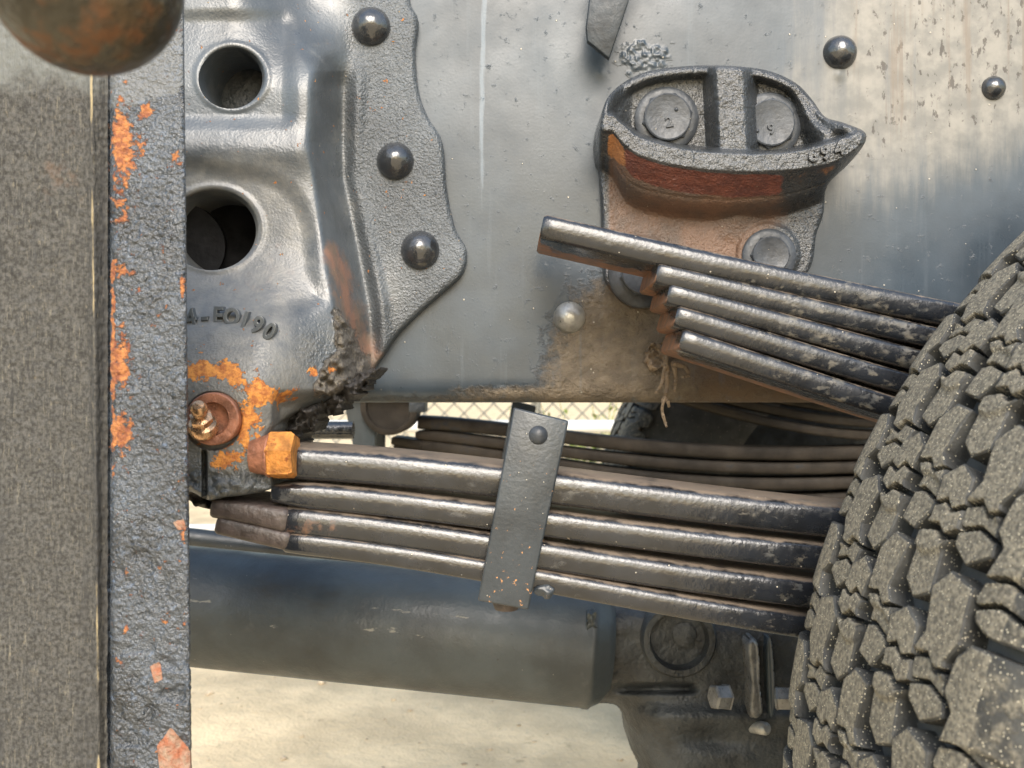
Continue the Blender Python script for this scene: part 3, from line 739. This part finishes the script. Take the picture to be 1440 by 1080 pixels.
# ------------------------------------------------------------------ leaf springs
def leaf(name, pts, th, y0, y1, mat, parent, tip=None, brown=None, seed=0):
    """pts: px centre line of the front edge (at depth y0); th: thickness in m (front); swept rounded rectangle"""
    a_ = np.array(pts, float)
    if len(a_) > 4:
        u_ = (a_[:, 0]-1000)/1000; cf = np.polyfit(u_, a_[:, 1], 4 if len(a_) > 7 else 3, w=np.where(a_[:, 0] < 1400, 4, 1)); xs_ = np.linspace(a_[0, 0], a_[-1, 0], 70); c = np.stack([xs_, np.polyval(cf, (xs_-1000)/1000)], 1)
    else: c = cr(pts, 10)
    X = (c[:, 0]-720)*y0/F; Z = (540-c[:, 1])*y0/F
    n = len(c); ths = np.full(n, th) if np.isscalar(th) else np.interp(c[:, 0], th[0], th[1])
    T = np.gradient(np.stack([X, Z], 1), axis=0); T /= np.linalg.norm(T, axis=1)[:, None]
    Nn = np.stack([-T[:, 1], T[:, 0]], 1)          # up normal
    K = 9; rings = []
    er = .62    # edge rounding relative to half thickness
    prof = []
    for k in range(K):    # front edge, top to bottom
        a = math.pi/2-math.pi*k/(K-1); prof.append((math.copysign(abs(math.sin(a))**.72, math.sin(a)), -abs(math.cos(a))**.72))
    VV = []; 
    for i in range(n):
        hth = ths[i]/2; e = hth*er*1.25
        ring = []
        for (s, cc) in prof: ring.append((s*hth, y0+e+cc*e))
        for (s, cc) in prof[::-1]: ring.append((s*hth, y1-e-cc*e))
        wob = 1.0
        for s, y in ring: VV.append((X[i]+Nn[i, 0]*s*wob, y, Z[i]+Nn[i, 1]*s*wob))
    m = 2*K; Fc = []
    for i in range(n-1):
        for k in range(m): Fc.append((i*m+k, (i+1)*m+k, (i+1)*m+(k+1) % m, i*m+(k+1) % m))
    # end cap, slightly bevelled
    for i, sgn in ((0, 1), (n-1, -1)):
        b = len(VV); ctr = np.array([X[i], (y0+y1)/2, Z[i]]); tt = np.array([T[i, 0], 0, T[i, 1]])*(-.0022 if i == 0 else .0022)
        for k in range(m):
            v = np.array(VV[i*m+k]); q = ctr+(v-ctr)*np.array([.86, .965, .86])+tt; VV.append(tuple(q))
        for k in range(m):
            f = (i*m+k, i*m+(k+1) % m, b+(k+1) % m, b+k); Fc.append(f if i == 0 else f[::-1])
        Fc.append(tuple(range(b, b+m))[::-1] if i == 0 else tuple(range(b, b+m)))
    me = mesh(name, VV, Fc)
    import bmesh
    bm = bmesh.new(); bm.from_mesh(me); bmesh.ops.recalc_face_normals(bm, faces=bm.faces); bm.to_mesh(me); bm.free()
    br = []
    for v in me.vertices:
        px = 720+F*v.co.x/v.co.y
        b = ss(.012, .022, v.co.y-y0) if brown else 0.0
        b = b*.9+(.6*float(ss(-.0002, -.004, v.co.x-X[0])) if brown else 0)
        if not brown and seed < 9: b = .36*float(ss(700, 400, px))*(1 if seed else .6)
        br.append(float(b))
    setattrs(me, dict(brown=br, worn=[.1+.42*float(ss(880, 1200, 720+F*v.co.x/v.co.y)) for v in me.vertices]))
    o = link(name, me, mat, parent); autosmooth(me, 48)
    return o

Y0, Y1 = .668, .742
K0 = Y0/F
def build_main():
    t = thing('leaf_spring', P(720, 912, Y0), 'main leaf spring pack of four thick dark leaves held by a flat clip', 'leaf spring', 'leaf springs of the axle')
    # thickness measured in px * K0
    lf = [
        ([(392, 652), (560, 662), (705, 681), (900, 703), (1060, 722), (1190, 737), (1500, 758), (1800, 762), (2150, 752)], 47),
        ([(384, 695), (430, 699), (560, 712), (692, 729), (900, 755), (1050, 774), (1160, 787), (1500, 809), (1800, 813), (2150, 803)], 42),
        ([(398, 733), (560, 753), (690, 773), (900, 803), (1040, 823), (1145, 841), (1500, 862), (1800, 865), (2150, 856)], 42),
        ([(401, 763), (520, 781), (675, 804), (850, 833), (1000, 859), (1135, 888), (1480, 912), (1800, 917), (2100, 909)], 38)]
    for i, (pts, w) in enumerate(lf):
        if i == 0: th = w*K0
        elif i == 1: th = ([300, 384, 420, 2200], [16*K0, 24*K0, 37*K0, w*K0])
        elif i == 2: th = ([302, 390, 402, 2200], [22*K0, 34*K0, 40*K0, w*K0])
        else: th = ([305, 392, 406, 2200], [22*K0, 22*K0, 31*K0, w*K0])
        leaf('leaf', pts, th, Y0+(.0 if i else .001), Y1, M_leaf, t, seed=i, brown=(i in (1,)) or None)
    # darker forged tips
    leaf('leaf_tip', [(299, 716), (340, 722), (398, 733)], ([299, 398], [27*K0, 36*K0]), Y0-.0018, Y1, M_leaf_tip, t, seed=9)
    leaf('leaf_tip', [(306, 740), (350, 750), (401, 762)], ([306, 401], [26*K0, 27*K0]), Y0-.0012, Y1, M_leaf_tip, t, seed=10)
    # rebound clip
    q = [(722, 573), (800, 592), (743, 858), (672, 845)]
    d = .650
    cl = pprism('rebound_clip', q, d, d+.009, M_clip, t, .0016)
    me = cl.data
    rs = []
    for v in me.vertices:
        px, py = 720+F*v.co.x/v.co.y, 540-F*v.co.z/v.co.y; rs.append(.30*math.exp(-((py-850)/9)**2)+.05)
    setattrs(me, dict(rust=rs))
    # arms going back over and under the pack
    back = pprism('clip_back', q, Y1+.004, Y1+.012, M_clip, t, .0016)
    a = lambda px, py, dd: P(px, py, dd)
    x0, _, z0 = P(676, 848, d); x1, _, z1 = P(741, 858, d)
    prism('clip_base', [(x0, z0+.001), (x1, z1+.001), (x1-.001, z1+.009), (x0-.001, z0+.009)], d+.002, Y1+.010, M_clip, t, .0012)
    x0, _, z0 = P(724, 576, d); x1, _, z1 = P(798, 594, d)
    tube('clip_spacer', [P(757, 612, d+.006), P(757-1, 610, Y1+.008)], .0075, M_pin, t, 20)
    lathe('clip_bolt', rdome(.0070, .0042, 5)+[], P(757, 612, d), (0, -1, 0), M_bolt, t, 24)
    lathe('clip_nut', [(-.006, .010), (0, .0105), (.0035, .009)], P(712, 850, .69), (0, 0, -1), M_leaf_tip, t, 24)
    # weld lump on the bottom leaf beside the clip
    def sdw(u, v): return sdcirc(766, 831, 15, 10)(u, v)+3*vnoise(u, v, 8, 2)
    relief('weld_lump', sdw, (748, 812, 790, 852), 1.2, lambda u, v, s: .003*np.sqrt(np.clip(-s/10, 0, 1))+.001*vnoise(u, v, 6, 3), mpx(Y0-.0005), toback(Y0+.008), M_clip, t, dict(rust=lambda u, v: .3*ss(832, 842, v)))
    return t
def build_helper():
    t = thing('helper_spring', P(950, 500, Y0), 'helper pack of five stacked leaves, ends stepped back, above the main spring', 'leaf spring', 'leaf springs of the axle')
    lf = [
        ([(766, 317), (850, 337), (930, 356), (1120, 395), (1345, 442), (1700, 505), (2150, 560)], 36),
        ([(928, 384), (1020, 405), (1120, 427), (1310, 474), (1700, 548), (2150, 600)], 31),
        ([(944, 414), (1030, 434), (1120, 457), (1290, 508), (1700, 588), (2150, 640)], 31),
        ([(955, 446), (1030, 465), (1100, 484), (1262, 538), (1650, 622), (2150, 680)], 31),
        ([(962, 480), (1030, 498), (1100, 519), (1250, 574), (1600, 655), (2150, 720)], 32)]
    for i, (pts, w) in enumerate(lf):
        leaf('leaf', pts, w*K0, Y0+random.uniform(0, .001), Y1+.012, M_leaf, t, seed=20+i, brown=True)
    return t
mains = build_main()
helper = build_helper()
# the spring packs of the far side of the truck
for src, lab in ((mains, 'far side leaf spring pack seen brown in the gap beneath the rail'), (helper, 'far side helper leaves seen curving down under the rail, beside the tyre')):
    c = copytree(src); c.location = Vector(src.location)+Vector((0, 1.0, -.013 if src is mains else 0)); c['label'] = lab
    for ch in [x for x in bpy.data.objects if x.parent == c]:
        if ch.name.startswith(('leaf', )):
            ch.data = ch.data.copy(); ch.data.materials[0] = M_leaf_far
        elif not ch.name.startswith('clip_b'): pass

# dried strands of mud and roots hanging from the rail
def build_strands():
    t = thing('mud_strands', P(930, 560, .78), 'dried muddy root strands hanging under the lowest helper leaf end', 'roots')
    S = [[(938, 500), (934, 520), (930, 540), (922, 552)], [(936, 505), (938, 530), (937, 552), (932, 575), (938, 600)], [(946, 510), (950, 530), (948, 550)], [(946, 512), (962, 516), (968, 528), (960, 530)], [(932, 562), (938, 564), (940, 572)]]
    for s in S:
        c = cr([(a+random.uniform(-1, 1), b) for a, b in s], 5)
        tube('strand', [Vector(P(a, b, .766+.004*random.random())) for a, b in c], [.0022*(1-.6*i/len(c))+.0004*random.random() for i in range(len(c))], M_mudroot, t, 8)
    def sdk(u, v): return sdpoly([(915, 480), (940, 478), (938, 505), (925, 522), (908, 515)])(u, v)+5*vnoise(u, v, 8, 1)
    relief('mud_knot', sdk, (900, 470, 950, 530), 1.4, lambda u, v, s: .006+.006*vnoise(u, v, 7, 3)+.004*vnoise(u, v, 4, 4), mpx(.795), toback(.801), M_mudroot, t)
build_strands()

# ------------------------------------------------------------------ bumper end and ball at the left
def build_bumper():
    D = .55
    t = thing('steel_bumper', P(130, 1080, D), 'rough weathered bumper end with a rusty black steel flange, left edge', 'bumper')
    xr = lambda v: 256.5+v*.0103
    def sdf(u, v): return np.maximum(np.maximum(u-xr(v)-.0*v, 154-u), np.maximum(-70-v, v-1150))
    def h(u, v, s):
        hh = -.006*(1-np.sqrt(np.clip(1-(1-np.clip((u-154)/13, 0, 1))**2, 0, 1)))
        rough = ss(60, 260, v+25*vnoise(u, v, 30, 1))
        hh = hh+rough*(.0004*vnoise(u, v, 8, 1)+.0006*vnoise(u, v, 4.2, 2))
        pits = np.maximum(0, vnoise(u, v, 22, 8)-.15)*.004*ss(650, 900, v)
        return hh-pits-.0010*(1-np.clip((xr(v)-u)/3, 0, 1))
    def rust(u, v):
        left = np.exp(-((u-172)/17)**2)
        r = left*(1.15*np.exp(-((v-200)/52)**2)+.5*np.exp(-((v-300)/30)**2)+.55*np.exp(-((v-385)/22)**2)+1.0*np.exp(-((v-510)/42)**2)+.85*np.exp(-((v-610)/24)**2))
        r = r+gau(u, v, 205, 155, 12, 10)*.9+gau(u, v, 248, 220, 8, 14)*.7+gau(u, v, 200, 210, 10, 20)*.5+gau(u, v, 256, 410, 4, 18)*1.0+gau(u, v, 257, 750, 6, 14)*1.0
        r = r+.75*np.exp(-((u-159)/3)**2)*ss(350, 400, v)*ss(760, 560, v)+.7*gau(u, v, 178, 875, 4, 12)+.6*gau(u, v, 232, 875, 8, 6)
        return r
    def peel(u, v):
        return 1.0*ss(6, -3, sdpoly([(240, 1025), (222, 1050), (228, 1100), (290, 1100), (262, 1050)])(u, v))+ss(4, -2, sdpoly([(212, 938), (224, 932), (228, 955), (218, 960)])(u, v))+.8*ss(4, -2, sdpoly([(244, 735), (258, 730), (262, 745), (250, 745)])(u, v))
    def smo(u, v): return ss(160, 125, v+.35*(u-200)+8*vnoise(u, v, 10, 1))
    relief('flange', sdf, (152, -72, 272, 1152), 1.7, h, mpx(D), toback(D+.0035), M_band, t, dict(rust=rust, peel=peel, smooth=smo))
    # broad weathered face running away to the left
    def sdf2(u, v): return sdrect(-260, -70, 166, 1150)(u, v)
    def h2(u, v, s):
        return -.010+.0025*np.exp(-((u-(127+v*.011))/5)**2)-.003*ss(135, 150, u)+.0004*vnoise(u, v, 6, 3)+.0012*fbm(u, v, 90, 2)
    def line(u, v):
        return (.48+.35*vnoise(u, v, 40, 3))*np.exp(-((u-(127+v*.011))/3.4)**2)+.9*np.exp(-((u-156)/1.8)**2)*(ss(820, 850, v)*ss(1020, 960, v)+.6*gau(u*0, v, 0, 560, 1, 80)+.4)+.25*np.exp(-((u-40)/14)**2)*ss(300, 150, v)
    relief('face_plate', sdf2, (-262, -72, 168, 1152), 2.4, h2, mpx(D), toback(D+.03), M_face, t,
           dict(smooth=lambda u, v: .9*ss(200, 60, v), rust=lambda u, v: .38*gau(u, v, 85, 230, 60, 110), line=line))
build_bumper()
def build_ball():
    d = .30; r = 130*d/F
    t = thing('rusty_ball', P(122, -30, d), 'large blurred rusty round steel ball hanging in the upper left corner', 'ball')
    prof = [(-r*.995, .0008)]
    for k in range(1, 30):
        a = math.pi*k/30
        if a > 2.45: break
        prof.append((-math.cos(a)*r, math.sin(a)*r))
    prof += [(r*.86, r*.5), (r*1.1, r*.46), (r*1.6, r*.46), (r*1.65, r*.8), (r*2.0, r*.8)]
    lathe('ball', prof, P(122, -30, d), (0, 0, 1), M_ball, t, 64)
build_ball()

# ------------------------------------------------------------------ big tube and axle end
def build_tube():
    a = Vector(P(120, 836, 1.02)); b = Vector(P(822, 908, 1.0)); d = (b-a)
    t = thing('axle_tube', a, 'large dark grey steel tube crossing below the leaf spring', 'tube')
    n = 60; seg = 72; r = .0665; V = []; Fc = []; at = []
    ax = d.normalized(); x = Vector((0, -1, 0)); x = (x-ax*x.dot(ax)).normalized(); y = ax.cross(x)
    prof = [(i/n*d.length, r) for i in range(n+1)]
    L_ = d.length
    prof += [(L_+.002, r*1.015), (L_+.008, r*1.015), (L_+.011, r*.97), (L_+.02, r*.90), (L_+.03, r*.7)]
    # y must point up or down; angle measured so that chalk marks sit on the upper front
    up = y if y.z > 0 else -y
    for s_, rr in prof:
        for k in range(seg):
            an = 2*math.pi*k/seg; V.append(a+ax*s_+(x*math.cos(an)+up*math.sin(an))*rr)
            px = 120+(822-120)*s_/L_; e = math.degrees(an)
            f = 0
            for (x0, x1, ang, wd, k_) in ((265, 330, 19, 3.0, .8), (525, 620, 12, 2.6, 1.0), (520, 680, 30, 4, .5), (270, 480, 6, 3, .45), (265, 310, 42, 3.5, .7)):
                f += k_*math.exp(-((e-ang)/wd)**2)*float(ss(x0-10, x0+10, px)*ss(x1+15, x1-15, px))
            at.append(f)
    for i in range(len(prof)-1):
        for k in range(seg): Fc.append((i*seg+k, i*seg+(k+1) % seg, (i+1)*seg+(k+1) % seg, (i+1)*seg+k))
    me = mesh('pipe', V, Fc); setattrs(me, dict(chalk=at))
    import bmesh
    bm = bmesh.new(); bm.from_mesh(me); bmesh.ops.recalc_face_normals(bm, faces=bm.faces); bm.to_mesh(me); bm.free()
    link('pipe', me, M_tube, t)
    # weld spatter at seam
    def sdw(u, v): return sdrect(826, 862, 838, 886, 3)(u, v)+3*vnoise(u, v, 5, 2)
    relief('weld_bead', sdw, (820, 856, 846, 892), 1.2, lambda u, v, s: .003+.003*vnoise(u, v, 4, 3), mpx(.945), toback(.96), M_tube, t)
build_tube()
def build_knuckle():
    D = 1.02
    t = thing('axle_end', P(1000, 1080, D), 'dark greasy cast axle end with a round boss, half hidden behind the tyre', 'axle')
    def base(name, poly, D1, h, back, mat=M_knuck, rnd=10, hf=None, step=3):
        sp = sdpoly(cr(poly, 4, True)); xs = [p[0] for p in poly]; ys = [p[1] for p in poly]
        def hh(u, v, s):
            ed = np.clip(-s, 0, rnd)/rnd; b = h*(np.sqrt(np.clip(1-(1-ed)**2, 0, 1)))+.0015*fbm(u, v, 30, 3)
            return b+(hf(u, v) if hf else 0)
        return relief(name, sp, (min(xs)-8, min(ys)-8, max(xs)+8, max(ys)+8), step, hh, mpx(D1), toback(back), mat, t)
    base('housing', [(835, 860), (900, 835), (1010, 840), (1150, 850), (1180, 960), (1160, 1120), (930, 1130), (905, 1085), (886, 1050), (880, 1015), (866, 992), (835, 985), (822, 940)], D+.03, .075, D+.08, rnd=75,
         hf=lambda u, v: .012*np.exp(-((v-1010)/16)**2)-.016*ss(958, 966, v)*ss(978, 970, v)*ss(850, 880, u)*ss(985, 965, u)-.010*gau(u, v, 1000, 1040, 40, 14))
    base('upper_arm', [(840, 862), (930, 850), (1010, 870), (1012, 915), (985, 948), (930, 962), (870, 962), (836, 950)], D-.005, .040, D+.01, rnd=40)
    c = Vector(P(955, 900, D-.055)); k = (D-.055)/F
    bo = lathe('boss', [(-.05, 54*k), (0, 53*k), (.003, 50*k), (.003, 42*k), (-.004, 40*k), (-.008, 38*k), (-.009, .001)], c, (0, -1, 0), M_knuck, t, 48)
    lathe('boss_cap', [(0, 18*k), (.004, 17*k), (.006, 12*k), (.0062, .0005)], Vector(P(962, 892, D-.045)), (-.1, -1, .1), M_knuck, bo, 24)
    base('lug', [(978, 940), (1004, 940), (1002, 966), (990, 975), (972, 966)], D-.03, .012, D, rnd=6, step=2)
    # clamp plates standing edge-on
    base('clamp_plate', [(1050, 905), (1066, 905), (1069, 965), (1072, 1004), (1054, 1006), (1054, 960)], D-.062, .012, D, M_steel2, rnd=6, step=2)
    base('clamp_plate', [(1076, 905), (1086, 905), (1090, 1000), (1079, 1000)], D-.050, .010, D, M_tube, rnd=6, step=2)
    for (px, py, r, m, ax) in ((1024, 980, 17, M_steel2, (-1, -.35, .1)), (1090, 982, 16, M_steel2, (1, -.35, .1))):
        o = lathe('bolt', [(0, r*k*.9), (.002, r*k*1.1), (.003, r*k), (.017, r*k), (.019, r*k*.85)], P(px, py, D-.080), ax, m, t, 6)
        o.data.polygons.foreach_set('use_smooth', [False]*len(o.data.polygons))
    lathe('stud', [(-.02, 9*k), (.006, 9*k), (.010, 5*k), (.0102, .0005)], P(1072, 1024, D-.062), (.3, -1, .3), M_steel, t, 18)
build_knuckle()
# thin rods behind
o = tube('tie_rod', [P(120, 606, 1.25), P(497, 605, 1.25)], .0125, M_gloss, None, 24)
tag(o, 'dark round rod seen through the gap left of the far spring eye', 'rod')
o = tube('drag_link', [P(120, 738, 1.22), P(420, 773, 1.22), P(700, 812, 1.25)], .0125, M_clip, None, 24)
tag(o, 'thin grey steering rod just above the large tube, at the bumper edge', 'rod')
o = tube('brake_pipe', [P(200, 744, 1.6), P(420, 744, 1.6)], .009, M_pipe, None, 16)
tag(o, 'pale thin pipe just above the thin grey steering rod, at the bumper edge', 'pipe')
def build_far_shackle():
    t = thing('shackle', P(520, 640, 1.62), 'grey upright shackle and round eye of the far spring', 'shackle')
    D = 1.62
    pprism('side_plate', [(476, 520), (515, 520), (530, 600), (524, 660), (506, 660), (492, 612)], D, D+.012, M_tube, t, .003)
    pprism('side_plate', [(500, 520), (534, 520), (542, 600), (540, 660), (526, 660), (518, 600)], D+.11, D+.122, M_tube, t, .003)
    k = D/F
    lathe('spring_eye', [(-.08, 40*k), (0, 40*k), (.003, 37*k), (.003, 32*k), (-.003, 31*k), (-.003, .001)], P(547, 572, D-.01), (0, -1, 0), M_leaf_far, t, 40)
    pprism('cross_member', [(575, 560), (597, 560), (597, 580), (575, 580)], 1.5, 1.56, M_knuck, t, .002)
build_far_shackle()

# ------------------------------------------------------------------ wheels
RT = .54; PITCH = 41
def crown(s):
    """section of the tyre: arc length s across the tread -> (v, r offset, nv, nr)"""
    s = np.asarray(s, float); a = np.abs(s); sg = np.sign(s)
    fl = .088; rc = .034; ang = 1.28
    # crown with slight curvature
    v1 = a; r1 = -.5*a*a/.9*.8; 
    th = np.clip((a-fl)/rc, 0, ang)
    base_r = -.5*fl*fl/.9*.8
    v2 = fl+rc*np.sin(th); r2 = base_r-rc*(1-np.cos(th))
    ex = np.maximum(a-fl-rc*ang, 0)
    v2 = v2+ex*np.cos(ang); r2 = r2-ex*np.sin(ang)
    m = a < fl
    v = np.where(m, v1, v2); r = np.where(m, r1, r2)
    tn = np.where(m, a*.8/.9, th)
    return sg*v, r, sg*np.sin(tn), np.cos(tn)
def wheel(cx, cy, cz, yaw, label, full=True, flipd=1, src=None):
    t = thing('truck_wheel', (cx, cy, cz), label, 'wheel', 'wheels of the steering axle')
    t.rotation_euler = (0, 0, yaw)
    t['_loc'] = [0, 0, 0]
    return t
# local frame: axis = -Y is the outboard side (v positive), X/Z the wheel plane
DT = .015      # tread depth
def wmap(u, v, h):
    vv, ro, nv, nr = crown(v); rr = RT-DT+ro+nr*h; th = u/RT
    return np.cos(th)*rr, -(vv+nv*h), np.sin(th)*rr
def wback(u, v, top):
    X, Y, Z = wmap(u, v, np.full(len(top), -.002)); return X, Y, Z
P_ = 2*math.pi*RT/PITCH
def block_mesh(name, poly, sipes, seed, bbox):
    q = P_/77.0e-3
    poly = [(a*1e-3*q, b*1e-3) for a, b in poly]
    sp = sdpoly(poly); sl = [sdline([(a*1e-3*q, b*1e-3) for a, b in s]) for s, w_ in sipes]; wl = [w_ for s, w_ in sipes]
    def sdf(u, v): return sp(u, v)-.0014
    def h(u, v, s):
        d = -s; ed = np.clip(d/.0011, 0, 1)
        H = DT-.0011*(1-np.sqrt(np.clip(1-(1-ed)**2, 0, 1)))
        for f, w_ in zip(sl, wl):
            q_ = f(u, v); H = H-.010*ss(w_+.0004, w_-.0003, q_)-.0006*ss(w_+.0018, w_, q_)
        H = H-.0022*ss(.045*q, .049*q, u+.004*np.cos(v*120))*ss(.118, .11, np.abs(v))
        return H+.00015*fbm(u*1000, v*1000, 22, seed, 1)
    def top(u, v):
        s = sdf(u, v); k = ss(.0003, .0018, -s)
        for f, w_ in zip(sl, wl): k = k*ss(w_, w_+.0008, f(u, v))
        return k*np.where(np.abs(v) > .098, .42, 1)
    us = [p[0] for p in poly]; vs = [p[1] for p in poly]
    st = .0009
    o = relief(name, sdf, (min(us)-.003, min(vs)-.003, max(us)+.003, max(vs)+.003), st, h, wmap, wback, M_rub, None, dict(top=top))
    me = o.data; bpy.data.objects.remove(o); autosmooth(me, 38); return me
def offs(poly, du, dv, fv=1): return [(a+du, (b+dv)*fv) for a, b in poly]
ROWS = []
T1, T2 = .0009, .0018        # half widths: fine sipe, open cut
c1 = [(3, -5), (12, -15), (36, -15), (45, -5), (70, -9), (73, 6), (63, 15), (41, 15), (31, 5), (6, 10)]
s1 = [([(38, -17), (36, -4), (42, 4), (38, 17)], T1), ([(55, -17), (52, 0), (57, 17)], T1)]
c2 = [(3, 30), (10, 18), (32, 23), (42, 17), (66, 18), (73, 29), (68, 42), (46, 39), (36, 47), (9, 43)]
s2 = [([(26, 18), (22, 30), (27, 36), (23, 48)], T1), ([(38, 16), (36, 30), (41, 38), (37, 48)], T2)]
c3 = [(3, 57), (12, 47), (33, 53), (44, 46), (66, 49), (73, 62), (66, 77), (42, 71), (32, 78), (7, 75)]
s3 = [([(46, 45), (43, 58), (49, 64), (45, 78)], T1), ([(59, 46), (55, 62), (60, 79)], T1)]
mir = lambda c, s: (offs(c, 0, 0, -1)[::-1], [(offs(p, 0, 0, -1), w_) for p, w_ in s])
c4 = [(3, 88), (10, 81), (26, 79), (33, 87), (46, 83), (58, 79), (68, 83), (72, 94), (70, 132), (64, 137), (44, 136), (40, 124), (30, 124), (26, 137), (8, 136), (2, 128)]
s4 = [([(50, 78), (46, 94), (52, 108)], T1), ([(63, 78), (58, 94), (62, 106)], T1)]
c6 = [(24, 144), (52, 144), (52, 166), (24, 166)]      # sidewall lugs
SPEC = [(c1, s1, 0), (c2, s2, 36), (c3, s3, 10), (c4, s4, 40), (*mir(c2, s2), 20), (*mir(c3, s3), 52), (*mir(c4, s4), 8)]
BM = [block_mesh('tread_block', c, s, i*3+1, None) for i, (c, s, ph) in enumerate(SPEC)]
LUG = block_mesh('shoulder_lug', c6, [], 20, None); LUG.materials[0] = M_side
def build_wheel(loc, yaw, label, angles, lugs=True, mir=False):
    t = thing('truck_wheel', loc, label, 'wheel', 'wheels of the steering axle')
    t['_loc'] = [0, 0, 0]; t.rotation_euler = (0, 0, yaw)
    prof = []
    for s in np.linspace(-.15, .15, 61):
        v, ro, nv, nr = crown(s); prof.append((float(v), float(RT-DT+ro)))
    v, r = prof[-1]
    side = [(v+.006, r-.03), (v+.010, r-.07), (v+.006, r-.11), (v-.006, r-.15), (v-.02, r-.175), (v-.03, r-.185)]
    prof = [(-a, b) for a, b in side[::-1]]+prof+side
    ty = lathe('tyre', prof, (0, 0, 0), (0, -1, 0), M_side, t, 200, smooth=False)
    rr = prof[0][1]
    lathe('rim', [(-.10, rr+.006), (-.092, rr-.012), (-.06, rr-.03), (.03, rr-.04), (.04, .20), (.02, .15), (.02, .09), (.09, .085), (.10, .07), (.10, .001)], (0, 0, 0), (0, -1, 0), M_knuck, t, 64)  # dark rim colour stands in for shade inside the far wheel
    for (a0, a1) in angles:
        for r_, (c, s, ph) in enumerate(SPEC):
            k0 = math.ceil(R(a0)*RT/P_); k1 = math.floor(R(a1)*RT/P_)
            for k in range(k0, k1):
                o = bpy.data.objects.new('tread_block', BM[r_]); COL.objects.link(o); o.parent = ty
                o.rotation_euler = (0, -(k*P_+ph*1e-3)/RT, 0)
                if lugs and r_ == 3:
                    o = bpy.data.objects.new('shoulder_lug', LUG); COL.objects.link(o); o.parent = ty
                    o.rotation_euler = (0, -(k*P_+ph*1e-3)/RT, 0)
    return t
build_wheel((.7247, .5336, -.2854), .047, 'near truck wheel with a chunky gritty tread filling the right side', [(112, 246)])
build_wheel((.73, 1.93, -.2854), math.pi, 'far side truck wheel, its tread seen small under the rail', [(-60, 60)], lugs=False)
